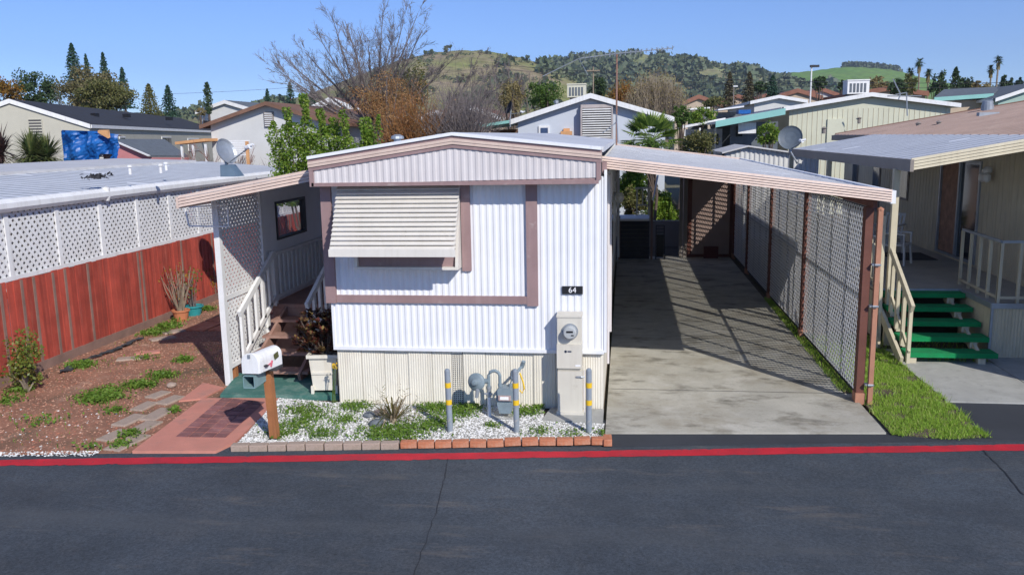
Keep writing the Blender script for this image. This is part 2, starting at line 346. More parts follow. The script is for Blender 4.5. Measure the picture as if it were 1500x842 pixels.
def roofbuild(mb, m, parent):
    "one roof mesh: pans plus dark strips painting the shade lines beside the ribs (second material)"
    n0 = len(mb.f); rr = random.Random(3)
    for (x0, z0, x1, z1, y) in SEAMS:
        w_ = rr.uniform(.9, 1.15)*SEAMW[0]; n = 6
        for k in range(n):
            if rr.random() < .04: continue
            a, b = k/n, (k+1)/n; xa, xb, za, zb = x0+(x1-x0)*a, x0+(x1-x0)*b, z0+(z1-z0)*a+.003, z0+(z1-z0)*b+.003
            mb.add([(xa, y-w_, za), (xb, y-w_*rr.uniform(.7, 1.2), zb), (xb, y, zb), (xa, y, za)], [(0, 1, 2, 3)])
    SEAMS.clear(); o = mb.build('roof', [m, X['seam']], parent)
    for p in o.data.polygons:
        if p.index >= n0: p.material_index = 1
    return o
def ribroof(mb, x0, z0, x1, z1, y0, y1, pitch=.22, h=.016, t=.05, wr=.03):
    mb.hexa([(x0, y0, z0-t), (x1, y0, z1-t), (x1, y1, z1-t), (x0, y1, z0-t), (x0, y0, z0), (x1, y0, z1), (x1, y1, z1), (x0, y1, z0)])
    y = y0+pitch*.5
    while y < y1-wr:
        mb.hexa([(x0, y, z0-.004), (x1, y, z1-.004), (x1, y+wr, z1-.004), (x0, y+wr, z0-.004), (x0, y+.008, z0+h), (x1, y+.008, z1+h), (x1, y+wr-.008, z1+h), (x0, y+wr-.008, z0+h)])
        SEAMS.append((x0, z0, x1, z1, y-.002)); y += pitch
    return mb
def ribfascia(mb, a, b, h, n=4, t=.05, out=(0, -1, 0)):
    "fascia board between a and b (top points), n lapped strips"
    a = np.array(a, float); b = np.array(b, float); o = np.array(out, float); dz = np.array([0, 0, 1.])
    for k in range(n):
        za, zb_ = -h*k/n, -h*(k+1)/n
        g = .010; zb2 = zb_+.004
        mb.hexa([a+dz*zb2-o*t, b+dz*zb2-o*t, b+dz*zb2+o*g, a+dz*zb2+o*g, a+dz*za-o*t, b+dz*za-o*t, b+dz*za-o*.004, a+dz*za-o*.004])
    return mb
R_ = np.random.default_rng(7)
def leafquads(cent, size, rng, asp=.6, flat=0.):
    n = len(cent); a = rng.normal(size=(n, 3)); a[:, 2] *= (1-flat); a /= np.linalg.norm(a, axis=1)[:, None]
    b = rng.normal(size=(n, 3)); b[:, 2] *= (1-flat); b -= a*(a*b).sum(1)[:, None]; b /= np.linalg.norm(b, axis=1)[:, None]
    s = size*rng.uniform(.6, 1.3, n)[:, None]
    v = np.stack([cent-a*s, cent+b*s*asp, cent+a*s, cent-b*s*asp], 1).reshape(-1, 3)
    return v, np.arange(4*n).reshape(n, 4)
def crown_pts(c, rad, nclump, n, rng, cr=.32, hollow=.45):
    "leaf centres gathered in clumps spread through an uneven ellipsoid"
    d = rng.normal(size=(nclump, 3)); d /= np.linalg.norm(d, axis=1)[:, None]
    rr = rng.uniform(hollow, .86, nclump)[:, None]
    cl = d*rr*np.array(rad)*rng.uniform(.8, 1.12, (nclump, 1))
    sz = rng.uniform(.6, 1.3, nclump)
    k = rng.integers(0, nclump, n)
    p = rng.normal(size=(n, 3)); p /= np.linalg.norm(p, axis=1)[:, None]; p *= rng.uniform(0, 1, (n, 1))**.45
    p = p*np.array(rad)*cr*sz[k][:, None]
    return np.array(c)+cl[k]+p, np.array(c)+cl
def blades(mb, pts, h, w, rng, lean=.4):
    n = len(pts); ang = rng.uniform(0, 2*math.pi, n); hh = h*rng.uniform(.5, 1.3, n)
    dx, dy = np.cos(ang), np.sin(ang); l = lean*hh*rng.uniform(0, 1.4, n); a2 = rng.uniform(0, 2*math.pi, n)
    base = np.array(pts); v = np.zeros((n, 3, 3))
    v[:, 0] = base+np.stack([-dx*w/2, -dy*w/2, 0*dx], 1); v[:, 1] = base+np.stack([dx*w/2, dy*w/2, 0*dx], 1)
    v[:, 2] = base+np.stack([np.cos(a2)*l, np.sin(a2)*l, hh], 1)
    mb.add(v.reshape(-1, 3), np.arange(3*n).reshape(n, 3)); return mb
L_green = leafmat('leaf_green', [(0.056, 0.112, 0.024), (0.112, 0.192, 0.032), (0.080, 0.144, 0.032), (0.160, 0.240, 0.048)])
L_bright = leafmat('leaf_bright', [(0.081, 0.176, 0.020), (0.189, 0.297, 0.034), (0.135, 0.230, 0.027), (0.324, 0.405, 0.068)])
L_dark = leafmat('leaf_dark', [(0.027, 0.053, 0.021), (0.053, 0.090, 0.030), (0.042, 0.072, 0.030), (0.075, 0.120, 0.038)], trans=.1)
L_conifer = leafmat('conifer_needles', [(0.018, 0.053, 0.033), (0.038, 0.090, 0.053), (0.030, 0.068, 0.045), (0.060, 0.120, 0.068)], trans=.05)
L_browncon = leafmat('brown_conifer', [(0.060, 0.053, 0.030), (0.105, 0.083, 0.045), (0.075, 0.075, 0.038), (0.120, 0.105, 0.053)], trans=.05)
L_olive = leafmat('leaf_olive', [(0.096, 0.112, 0.032), (0.176, 0.176, 0.056), (0.128, 0.136, 0.048), (0.240, 0.208, 0.080)])
L_tan = leafmat('leaf_tan', [(0.208, 0.169, 0.072), (0.312, 0.247, 0.104), (0.260, 0.208, 0.091), (0.364, 0.312, 0.143)])
L_orange = leafmat('leaf_orange', [(0.260, 0.117, 0.019), (0.364, 0.182, 0.026), (0.182, 0.117, 0.026), (0.312, 0.221, 0.039)])
L_grass = leafmat('grass_blade', [(.19, .35, .04), (.36, .54, .07), (.27, .45, .05), (.50, .50, .18)], trans=.4)
L_weed = leafmat('weed_leaf', [(.09, .18, .02), (.16, .28, .04), (.12, .22, .03), (.24, .33, .06)], trans=.35)
L_succ = leafmat('succulent_leaf', [(.07, .02, .016), (.14, .04, .026), (.06, .035, .02), (.24, .17, .06)], .35, .1)
L_jade = leafmat('jade_leaf', [(0.084, 0.120, 0.024), (0.156, 0.192, 0.036), (0.108, 0.144, 0.024), (0.240, 0.168, 0.036)], .4, .1)
# ================================================================== GROUND
def G(u, v, z=0): p = at(u, v, z=z); return (p[0], p[1])
K = .1297
def ry(x, o=0): return -2.006+K*x+o*1.0084
def poly(name, pts, z, m, t=.03):
    return structure(fixn(MB().sheet(pts, z, t).build(name, m)))
poly('ground', [(-900, -60), (900, -60), (900, 2500), (-900, 2500)], -.06, X['ground'], .05)
road = poly('road', [(-60, ry(-60, -16)), (80, ry(80, -16)), (80, ry(80, 1.2)), (-60, ry(-60, 1.2))], 0, X['asphalt'], .04)
_rr = random.Random(9); _xs = [-60]+[-8+.045*i for i in range(440)]+[80]; _v = []
_ea = _eb = 0
for _x in _xs:
    _ea = _ea*.8+_rr.gauss(0, .0035); _eb = _eb*.8+_rr.gauss(0, .0035); ba = .02*(_rr.random() < .03); bb = .02*(_rr.random() < .03)
    _v += [(_x, ry(_x, -.1+_ea+ba), .004), (_x, ry(_x, .1+_eb-bb), .004)]
structure(MB().add(_v, [(2*i, 2*i+2, 2*i+3, 2*i+1) for i in range(len(_xs)-1)]).build('red_line', X['red']))
# asphalt apron in front of the driveway and the neighbour's drive
poly('apron', [(3.78, ry(3.78, .22)), (13, ry(13, .22)), (13, .75), (8.24, .75), (7.66, ry(7.66, .3)), (7.08, -.58), (3.74, -.86)], .008, X['apron'], .006)
poly('driveway', [(3.70, -.88), (7.08, -.60), (7.0, 14.6), (3.70, 14.6)], .03, X['drive'], .04)
poly('driveway_edge', [(7.09, .98), (7.02, 15), (6.97, 15), (6.97, 1.0)], .034, X['soil'], .04)
poly('yard_dirt', [(-30, ry(-30, .26)), (-1.9, ry(-1.9, .26)), (-1.9, 15), (-30, 15)], .012, X['dirt'], .03)
poly('back_dirt', [(-30, 14.7), (60, 14.7), (60, 34), (-30, 34)], -.012, X['soil'], .03)
poly('side_soil', [(7.14, -.62), (7.68, ry(7.68, .30)), (8.22, ry(8.22, .33)), (8.22, 16), (7.1, 16)], .02, X['soil'], .03)
poly('front_soil', [(-1.9, -1.2), (3.66, -.4), (3.66, 14), (-1.9, 14)], .006, X['soil'], .01)
poly('neighbor_walk', [(8.24, .74), (9.62, .74), (9.62, 3.6), (8.24, 3.6)], .03, X['concrete'], .04)
poly('neighbor_slab', [(9.64, .74), (16, .74), (16, 3.2), (9.64, 3.2)], .028, X['concrete'], .04)
# patio
pat = [G(194, 664), G(316, 664), G(345, 650), G(410, 586), G(297, 586)]
poly('patio', pat, .035, X['pinkslab'], .04)
sb = [G(262, 590), G(290, 590), G(330, 572), G(300, 565)]
poly('patio_corner', [G(262, 590), G(296, 586.5), G(328, 570), G(298, 563)], .033, X['pinkslab'], .03)
mb = MB(); A, B, C, D = [np.array(G(*p)) for p in ((257, 644), (331, 645), (389, 592), (326, 585.5))]
nx, ny = 4, 9
for i in range(nx):
    for j in range(ny):
        off = .5/nx*0
        def q(s, t): return (A*(1-s)+B*s)*(1-t)+(D*(1-s)+C*s)*t
        g = .04/nx; h = .07/ny
        p = [q(i/nx+g, j/ny+h), q((i+1)/nx-g, j/ny+h), q((i+1)/nx-g, (j+1)/ny-h), q(i/nx+g, (j+1)/ny-h)]
        mb.prism([tuple(k) for k in p], 'z', .03, .041+random.Random(i*9+j).uniform(0, .003))
structure(fixn(mb.build('patio_bricks', X['brickpat'])))
poly('entry_pad', [G(323, 585), G(350, 553), G(440, 553), G(497, 560), G(497, 587)], .075, X['greenpad'], .08)
poly('meter_pad', [(2.88, -.52), (3.66, -.56), (3.66, -.03), (2.95, -.03)], .05, X['concrete'], .06)
# cracks in the road
def crack(pts, w, name):
    rr = random.Random(len(pts)); P = []
    for a, b in zip(pts[:-1], pts[1:]):
        for k in range(9):
            t = k/9; P.append((a[0]*(1-t)+b[0]*t+rr.gauss(0, .007), a[1]*(1-t)+b[1]*t))
    P.append(pts[-1]); mb = MB(); v = []
    for x, y in P: ww = w*rr.uniform(.5, 1.4); v += [(x-ww/2, y, .0065), (x+ww/2, y, .0065)]
    mb.add(v, [(2*i, 2*i+1, 2*i+3, 2*i+2) for i in range(len(P)-1)])
    return structure(mb.build(name, X['crack']))
crack([G(656, 672), G(648, 715), G(632, 770), G(606, 845)], .008, 'road_crack')
crack([G(1440, 660), G(1470, 690), G(1500, 725)], .012, 'road_crack')
# driveway score lines
for a, b in (((3.74, .95), (7.05, .97)), ((3.74, 4.3), (7.0, 4.35)), ((3.74, 7.9), (7.0, 7.9))):
    structure(MB().add([(a[0], a[1], .0335), (b[0], b[1], .0335), (b[0], b[1]+.012, .0335), (a[0], a[1]+.012, .0335)], [(0, 1, 2, 3)]).build('driveway_joint', X['crack']))
# ---- gravel bed
bed = [G(348, 652), G(409, 586), (-.12, .02), (2.86, .02), (2.90, -.54), (3.68, -.58), (3.68, ry(3.68, .36)), (-.60, ry(-.60, .36))]
poly('gravel_bed', bed, .03, X['gravelbase'], .03)
def inpoly(P, x, y):
    c = np.zeros(len(x), bool); n = len(P)
    for i in range(n):
        (x0, y0), (x1, y1) = P[i], P[(i+1) % n]
        c ^= ((y0 > y) != (y1 > y)) & (x < (x1-x0)*(y-y0)/(y1-y0+1e-12)+x0)
    return c
def scatter(P, n, rng):
    P = [tuple(p) for p in P]; xs = [p[0] for p in P]; ys = [p[1] for p in P]
    x = rng.uniform(min(xs), max(xs), n*3); y = rng.uniform(min(ys), max(ys), n*3); k = inpoly(P, x, y)
    return np.stack([x[k][:n], y[k][:n]], 1)
def stones(name, pts, z, size, m, rng, sz=.65):
    base = np.array([(1, 0, 0), (-1, 0, 0), (0, 1, 0), (0, -1, 0), (0, 0, 1), (0, 0, -.6)], float)
    F = np.array([(0, 2, 4), (2, 1, 4), (1, 3, 4), (3, 0, 4), (2, 0, 5), (1, 2, 5), (3, 1, 5), (0, 3, 5)])
    n = len(pts); v = base[None]*rng.uniform(.6, 1.3, (n, 6, 1))*rng.uniform(.5, 1.4, (n, 1, 1))*size
    a = rng.uniform(0, 6.28, n); c, s = np.cos(a)[:, None], np.sin(a)[:, None]
    vx = v[:, :, 0]*c-v[:, :, 1]*s*.7; vy = v[:, :, 0]*s+v[:, :, 1]*c*.7
    v = np.stack([vx+pts[:, 0:1], vy+pts[:, 1:2], v[:, :, 2]*sz+z], 2)
    f = (F[None]+6*np.arange(n)[:, None, None]).reshape(-1, 3)
    return MB().add(v.reshape(-1, 3), f).build(name, m)
def nz(x, y, s):
    "cheap patchy noise"
    return (np.sin(x*3.1*s+1.3*np.sin(y*2.3*s+1))+np.sin(y*4.1*s+x*1.7*s+2)+np.sin(x*7.3*s-y*5.1*s+.5)*.7)/2.7
p = scatter(bed, 17000, R_); 
tag(stones('white_gravel', p, .034, .0135, X['pebble'], R_), 'white pebbles covering the bed in front of the mobile home', 'gravel', kind='stuff')
# weeds growing in it
wp = [(430, 628, .30, 300), (445, 605, .28, 300), (410, 640, .2, 150), (475, 640, .25, 220), (520, 600, .25, 300), (555, 640, .35, 420), (600, 632, .4, 420), (640, 602, .3, 420), (672, 608, .3, 380), (690, 600, .2, 220), (585, 645, .3, 300), (770, 608, .2, 260), (790, 600, .12, 120), (720, 628, .12, 60), (505, 620, .2, 160), (640, 625, .25, 220), (790, 636, .2, 90), (840, 640, .2, 60), (885, 640, .1, 60), (465, 615, .25, 180)]
mb = MB()
for u, v, r, n in wp:
    n = int(n*1.25); c = G(u, v); q = R_.normal(size=(n, 2))*r*.5+np.array(c); k = inpoly(bed, q[:, 0], q[:, 1]); q = q[k]
    q3 = np.column_stack([q, .04+R_.uniform(0, .05, len(q))])
    mb.add(*leafquads(q3, .019, R_, .6, .3)); blades(mb, np.column_stack([q[::2], np.full(len(q[::2]), .03)]), .07, .012, R_)
tag(mb.build('weeds', L_weed), 'low green weeds spreading through the white pebble bed', 'weeds', kind='stuff')
mb = MB()
for u, v, r, n in [(147, 586, .28, 700), (206, 567, .22, 420), (238, 553, .2, 380), (270, 530, .14, 200), (118, 538, .22, 400), (225, 490, .3, 420), (245, 480, .28, 500), (258, 470, .2, 300), (160, 575, .25, 150), (300, 455, .2, 350), (312, 440, .2, 400), (10, 590, .2, 160), (30, 575, .2, 120), (190, 640, .15, 120), (255, 605, .08, 80), (170, 605, .15, 90), (130, 660, .2, 50), (210, 527, .2, 70), (60, 620, .3, 80), (180, 655, .12, 90), (330, 430, .2, 200)]:
    c = G(u, v); q = R_.normal(size=(n, 2))*r*.5*np.array([1.1, .9])+np.array(c); q = q[(q[:, 0] > -5.3) & (q[:, 1] > ry(q[:, 0], .3))]
    mb.add(*leafquads(np.column_stack([q, .03+R_.uniform(0, .07, len(q))]), .026, R_, .6, .3)); blades(mb, np.column_stack([q[::2], np.full(len(q[::2]), .01)]), .09, .014, R_)
yw = scatter([(-5.4, -2.1), (-1.9, -1.9), (-2.1, 6), (-5.3, 6)], 1600, R_); yw = yw[nz(yw[:, 0], yw[:, 1], 1.1) > .28]
blades(mb, np.column_stack([yw, np.full(len(yw), .01)]), .045, .012, R_)
tag(mb.build('weeds', L_weed), 'patches of green weeds on the reddish dirt beside the red fence', 'weeds', kind='stuff')
# dirt litter: chips and pale stones
chip = leafmat('dirt_chips', [(.40, .16, .10), (.28, .12, .08), (.52, .30, .21), (.18, .10, .07)], .9, 0)
q = scatter([(-9, ry(-9, .28)), (-1.95, ry(-1.95, .28)), (-2.0, 8), (-5.4, 8), (-5.6, 0)], 15000, R_)
tag(stones('bark_chips', q, .014, .017, chip, R_, .5), 'reddish wood chips scattered over the bare yard', 'bark chips', kind='stuff')
q = scatter([G(0, 670), G(135, 669), G(150, 661), G(0, 663)], 230, R_); q2 = scatter([G(0, 668), G(190, 664), G(180, 600), G(0, 600)], 90, R_)
tag(stones('pale_stones', np.concatenate([q, q2]), .012, .017, X['pebble'], R_, .5), 'pale stones strewn along the road edge of the bare yard', 'stones', kind='stuff')
# grass strip on the right and along the carport fence
gp = [(7.13, -.62), (7.66, ry(7.66, .28)), (8.2, ry(8.2, .32)), (8.23, .8), (8.23, 4.5), (7.16, 4.5)]
g = scatter([(7.13, -.66), (7.70, ry(7.70, .24)), (8.26, ry(8.26, .28)), (8.27, .8), (8.23, 4.5), (7.16, 4.5)], 46000, R_); g = g[(nz(g[:, 0], g[:, 1], 1.6)+R_.normal(size=len(g))*.35 > -.45)]; mb = MB(); g = g[~((nz(g[:, 0]+9, g[:, 1], 3.1) > .45) & (R_.uniform(size=len(g)) < .8))]; blades(mb, np.column_stack([g, np.full(len(g), .02)]), .036, .010, R_, .8); blades(mb, np.column_stack([g[::9]+R_.normal(size=(len(g[::9]), 2))*.03, np.full(len(g[::9]), .02)]), .075, .012, R_, .9)
g = scatter([(6.93, 1.05), (7.12, 1.0), (7.1, 8), (6.95, 8)], 2600, R_); blades(mb, np.column_stack([g, np.full(len(g), .03)]), .06, .012, R_)
g = scatter([(8.2, 2.8), (9.6, 2.8), (9.6, 4.2), (8.2, 4.2)], 500, R_); blades(mb, np.column_stack([g, np.full(len(g), .02)]), .08, .013, R_)
tag(mb.build('grass', L_grass), 'green grass strip between the driveway and the green-carpeted steps', 'grass', kind='stuff')
# ---- edging bricks and blocks
def jit(i, k): return random.Random(i*31+k).uniform(-1, 1)
for i in range(9):
    x = -.72+i*.222; L = .212
    mb = MB().box(-L/2, L/2, -.055, .055, 0, .085+.006*jit(i, 1))
    o = mb.build('edging_block', X['paver'], origin=(0, 0, 0)); o.location = (x+L/2, ry(x+L/2, .29)+.01*jit(i, 2), 0); o.rotation_euler = (0, 0, math.atan(K)+.03*jit(i, 3))
    tag(o, 'weathered tan edging block in the row left of the orange bricks', 'edging block', 'tan edging blocks along the gravel bed')
for i in range(12):
    x = 1.285+i*.205; L = .195
    mb = MB().box(-L/2, L/2, -.05, .05, 0, .08)
    o = mb.build('brick', X['brickred'], origin=(0, 0, 0)); o.location = (x+L/2, ry(x+L/2, .29)+.012*jit(i, 2), .006+(.012 if i > 5 else 0)); o.rotation_euler = (.04*jit(i, 5), .03*jit(i, 4), math.atan(K)+.05*jit(i, 3))
    tag(o, 'orange-red brick laid end to end edging the white gravel bed', 'brick', 'orange bricks edging the gravel bed')
o = MB().box(-.05, .05, -.1, .1, 0, .085).build('brick', X['brickred'], origin=(0, 0, 0)); o.location = (3.735, ry(3.735, .30)-.0, .012); o.rotation_euler = (0, 0, .05)
tag(o, 'brick turned crosswise at the driveway end of the brick edging', 'brick')
# bevel all of those
for o in list(col.objects):
    if o.name.split('.')[0] in ('brick', 'edging_block'):
        b = o.modifiers.new('bevel', 'BEVEL'); b.width = .008; b.segments = 2
# stepping pavers
for i, (u, v, w_, h_, r) in enumerate([(187, 650, .56, .24, .5), (209, 629, .54, .24, .55), (231, 609, .5, .24, .6), (168, 640, .4, .22, .6), (190, 618, .44, .22, .5), (250, 588, .4, .22, .6), (212, 597, .38, .2, .6), (232, 580, .34, .2, .7), (238, 497, .45, .22, .8), (254, 487, .42, .24, .9), (190, 527, .4, .2, .4), (216, 518, .42, .2, .5)]):
    c = G(u, v); o = MB().box(-w_/2, w_/2, -h_/2, h_/2, -.02, .03).build('paver', X['paver'] if i != 11 else X['pinkslab'], origin=(0, 0, 0))
    o.location = (c[0], c[1], .004*jit(i, 1)+.008); o.rotation_euler = (.02*jit(i, 2), .02*jit(i, 3), 1.45+.12*jit(i, 7) if i < 8 else r)
    b = o.modifiers.new('bevel', 'BEVEL'); b.width = .012; b.segments = 2
    tag(o, 'sunken concrete paver in the dirt path left of the pink patio' if i < 8 else 'flat stone in the dirt path towards the red fence', 'paver', 'sunken pavers beside the patio' if i < 8 else 'stepping stones towards the fence')
k = 0
for r in range(5):
    for c in range(2):
        x = -4.35+c*.5+r*.08; y = 4.6+r*.78
        o = MB().box(-.22, .22, -.36, .36, -.02, .035).build('paver', X['brickred'], origin=(0, 0, 0)); o.location = (x, y, .006*jit(k, 1)+.01); o.rotation_euler = (0, 0, -.1+.03*jit(k, 2)); k += 1
        tag(o, 'orange slab of the path running back along the red fence', 'paver', 'orange slabs along the fence')
# ================================================================== MOBILE HOME
H = thing('mobile_home', 'white corrugated single-wide mobile home with mauve trim and number 64', 'mobile home', (0, 0, 0))
W = 3.66; BK = 13.9
zl = lambda x: 3.04+.05*x/3.66
mb = MB(); corr(mb, .0, W, lambda x: .84, lambda x: zl(x)+.02, -.001, .088, .009); mb.box(0, W, .003, .05, .80, 3.12)
mb.box(-.0, W, -.03, 0, .80, .845)
mb.build('front_wall', X['siding'], H)
mb = MB(); corr(mb, 0, BK, lambda x: .80, lambda x: 3.2, W, .15, .014, axis='x'); mb.build('side_wall', X['siding'], H)
mb = MB(); corr(mb, 0, BK, lambda x: .80, lambda x: 3.2, 0, .15, .014, axis='z'); mb.box(0, W, BK-.05, BK, .8, 3.4); mb.build('side_wall', X['siding'], H)
MB().box(W+.0, W+.035, -.018, .05, .82, 3.2).build('corner_trim', X['siding'], H)
# skirting panels
xs = [0, .34, .66, 1.0, 1.33, 1.60, 1.76, 2.07, 2.40, 2.72, 3.02, 3.34, 3.64]
for i in range(12):
    a, b = xs[i], xs[i+1]; mb = MB(); y = .028+.008*(i % 3)
    if i == 5:
        corr(mb, a, b-.01, lambda x: .02, lambda x: .80, y, .035, .006); 
        mb.build('skirting_panel', X['skirt'], H)
        mb = MB()
        for r in range(26):
            for c in range(5): mb.box(a+.018+c*.028, a+.030+c*.028, y-.0105, y-.006, .04+r*.028, .054+r*.028)
        mb.build('vent_hole', X['charcoal'], H); continue
    corr(mb, a, b-.004, lambda x: .02+.01*(i % 2), lambda x: .80, y, .033, .006)
    mb.box(a, b-.004, y+.001, y+.01, .02, .80); mb.build('skirting_panel', X['skirt'], H)
mb = MB().box(W-.03, W-.01, .04, BK, .0, .8); mb.box(.02, .05, .04, BK, 0, .8); mb.box(.05, W-.03, BK-.04, BK-.01, 0, .8); mb.build('side_skirting', X['skirt'], H)
# gable box
GL, GR, PK = 3.42, 3.485, 3.69; gx0, gx1, gp = -.12, 3.62, 1.77; gy = -.30
top = lambda x: GL+(PK-GL)*(x-gx0)/(gp-gx0) if x < gp else PK+(GR-PK)*(x-gp)/(gx1-gp)
mb = MB(); corr(mb, gx0+.04, gx1-.04, lambda x: zl(x)+.03, lambda x: top(x)-.165, gy, .092, .007)
mb.build('gable_panel', X['gable'], H)
mb = MB().hexa([(gx0, gy+.004, zl(gx0)), (gx1, gy+.004, zl(gx1)), (gx1, .0, zl(gx1)), (gx0, .0, zl(gx0)), (gx0, gy+.004, zl(gx0)+.05), (gx1, gy+.004, zl(gx1)+.05), (gx1, .0, zl(gx1)+.05), (gx0, .0, zl(gx0)+.05)])
mb.build('soffit', X['mauve'], H)
mb = MB()
for a, b in ((gx0, gp), (gp, gx1)):
    pass
def rake(nm, m, d0, d1, yo, yb=.0):
    mb = MB()
    for a, b in ((gx0-.01, gp), (gp, gx1+.01)):
        mb.hexa([(a, yo, top(a)-d1), (b, yo, top(b)-d1), (b, yb, top(b)-d1), (a, yb, top(a)-d1), (a, yo, top(a)-d0), (b, yo, top(b)-d0), (b, yb, top(b)-d0), (a, yb, top(a)-d0)])
    return mb.build(nm, m, H)
rake('drip_edge', X['siding'], -.012, .028, gy-.06)
rake('rake_board', X['mauve'], .030, .062, gy-.035)
rake('rake_board', X['pink'], .063, .098, gy-.045); rake('rake_board', X['pink'], .100, .134, gy-.038)
rake('rake_board', X['mauve'], .136, .180, gy-.025)
mb = MB().box(gx0-.005, gx0+.05, gy-.022, gy+.02, zl(0)+.0, GL-.17); mb.box(gx1-.05, gx1+.005, gy-.022, gy+.02, zl(3.6), GR-.17)
mb.box(gx0+.02, gx1-.02, gy-.022, gy+.004, zl(1.8)-.022, zl(1.8)+.024)
mb.build('gable_trim', X['mauve'], H)
MB().box(gx0, gx0+.03, gy+.02, 0, 3.05, 3.40).box(gx1-.03, gx1, gy+.02, 0, 3.1, 3.46).build('gable_side', X['gable'], H)
mb = MB()
for a, b in ((gx0-.03, gp), (gp, gx1+.03)):
    mb.hexa([(a, .0, top(a)-.06), (b, .0, top(b)-.06), (b, BK+.2, top(b)-.06), (a, BK+.2, top(a)-.06), (a, .0, top(a)+.01), (b, .0, top(b)+.01), (b, BK+.2, top(b)+.01), (a, BK+.2, top(a)+.01)])
roof = mb.build('roof', X['metalroof'], H)
for px, yy in ((.28, 2.6), (.75, 3.6)):
    MB().lathe((px, yy, 3.5), [(.06, 0), (.06, .12), (.11, .13), (.10, .17), (.04, .2)], 12).build('roof_vent', X['steel'], roof)
MB().box(W-.03, W+.03, .05, BK, 3.14, 3.30).build('eave_trim', X['mauve'], H)
# mauve frame on the front
def trim(x0, x1, z0, z1, y0=-.055, m='mauve', nm='front_trim'):
    return MB().box(x0, x1, y0, .001, z0, z1).build(nm, X[m], H)
trim(-.085, .055, 1.46, 3.04, -.07); trim(2.655, 2.80, 1.44, 3.08); trim(.057, 2.653, 1.465, 1.565, -.05); trim(1.80, 1.92, 1.90, 3.05, -.045)
MB().box(-.03, 0, -.03, .05, .8, 1.459).build('corner_trim', X['siding'], H)
# bay window under the awning
bx0, bx1, bz0, bz1, by = .40, 1.79, 1.985, 3.03, -.27
mb = MB(); mb.box(bx0, bx1, by, -.01, bz0-.035, bz0)
for xa, xb in ((bx0, bx0+.04), (bx1-.04, bx1)): mb.hexa([(xa, by+.002, bz0+.001), (xb, by+.002, bz0+.001), (xb, -.01, bz0+.001), (xa, -.01, bz0+.001), (xa, -.045, bz1), (xb, -.045, bz1), (xb, -.01, bz1), (xa, -.01, bz1)])
bay = mb.build('bay_window', X['cream'], H)
mb = MB(); f0, f1, g0, g1 = bx0+.041, bx1-.041, bz0+.001, bz0+.36; by += .055
mb.box(f0, f1, by+.02, by+.06, g0, g0+.12).box(f0, f1, by+.02, by+.06, g1-.05, g1).box(f0, f0+.06, by+.02, by+.06, g0+.121, g1-.051).box(f1-.06, f1, by+.02, by+.06, g0+.121, g1-.051)
mb.build('window_frame', X['mauve'], bay)
MB().box(f0+.061, f1-.061, by+.035, by+.045, g0+.121, g1-.051).build('pane', X['glass'], bay)
mb = MB().box(f0+.061, f1-.061, by+.024, by+.032, g0+.135, g0+.15).box(1.08, 1.10, by+.022, by+.034, g0+.121, g0+.5); mb.build('mullion', X['steel'], bay)
# clamshell awning
aw = thing('x', '', ''); bpy.data.objects.remove(aw)
n = 14; yA, zA, yB, zB = -.05, 3.035, -.60, 2.255
mbA = MB(); mbS = MB()
AX0 = lambda t: .155+.05*t; AX1 = lambda t: 1.80+.02*t
for k in range(n):
    t0, t1 = k/n, (k+1)/n+.004
    y0, z0 = yA+(yB-yA)*t0, zA+(zB-zA)*t0; y1, z1 = yA+(yB-yA)*t1, zA+(zB-zA)*t1
    dy, dz = -.020, .012
    a, b = AX0(t0), AX1(t0)
    mbA.hexa([(a, y1+dy, z1+dz-.008), (b, y1+dy, z1+dz-.008), (b, y0+.026, z0-.030), (a, y0+.026, z0-.030), (a, y1+dy*1.2, z1+dz*1.2), (b, y1+dy*1.2, z1+dz*1.2), (b, y0+.007, z0-.009), (a, y0+.007, z0-.009)])
awn = mbA.build('window_awning', X['cream'], H)
MB().box(AX0(1)-.015, AX1(1)+.01, yB-.032, yB-.012, zB-.085, zB+.01).build('valance', X['cream'], awn)
for xx in (AX0(.5)+.01, AX1(.5)-.02):
    mb = MB(); mb.add([(xx, yA, zA), (xx, yB, zB), (xx, yB+.05, zB-.02), (xx, -.06, 2.75), (xx+.006, yA, zA), (xx+.006, yB, zB), (xx+.006, yB+.05, zB-.02), (xx+.006, -.06, 2.75)], [(0, 1, 2, 3), (7, 6, 5, 4), (0, 4, 5, 1), (1, 5, 6, 2), (2, 6, 7, 3)])
    mb.build('awning_arm', X['cream'], awn)
# number plate
np_ = MB().box(3.115, 3.385, -.034, -.024, 1.60, 1.705).build('number_plate', X['black'], H)
def text(s, loc, size, m, parent, name, rot=(math.pi/2, 0, 0), align='CENTER'):
    c = bpy.data.curves.new(name, 'FONT'); c.body = s; c.size = size; c.align_x = align; c.align_y = 'CENTER'; c.extrude = .0015
    o = bpy.data.objects.new(name, c); col.objects.link(o); bpy.context.view_layer.update()
    me = bpy.data.meshes.new_from_object(o.evaluated_get(bpy.context.evaluated_depsgraph_get())); bpy.data.objects.remove(o)
    o = bpy.data.objects.new(name, me); col.objects.link(o); me.materials.append(m); o.parent = parent; o.location = loc; o.rotation_euler = rot; return o
text('64', (3.25, -.037, 1.652), .105, X['plain'], np_, 'digits')
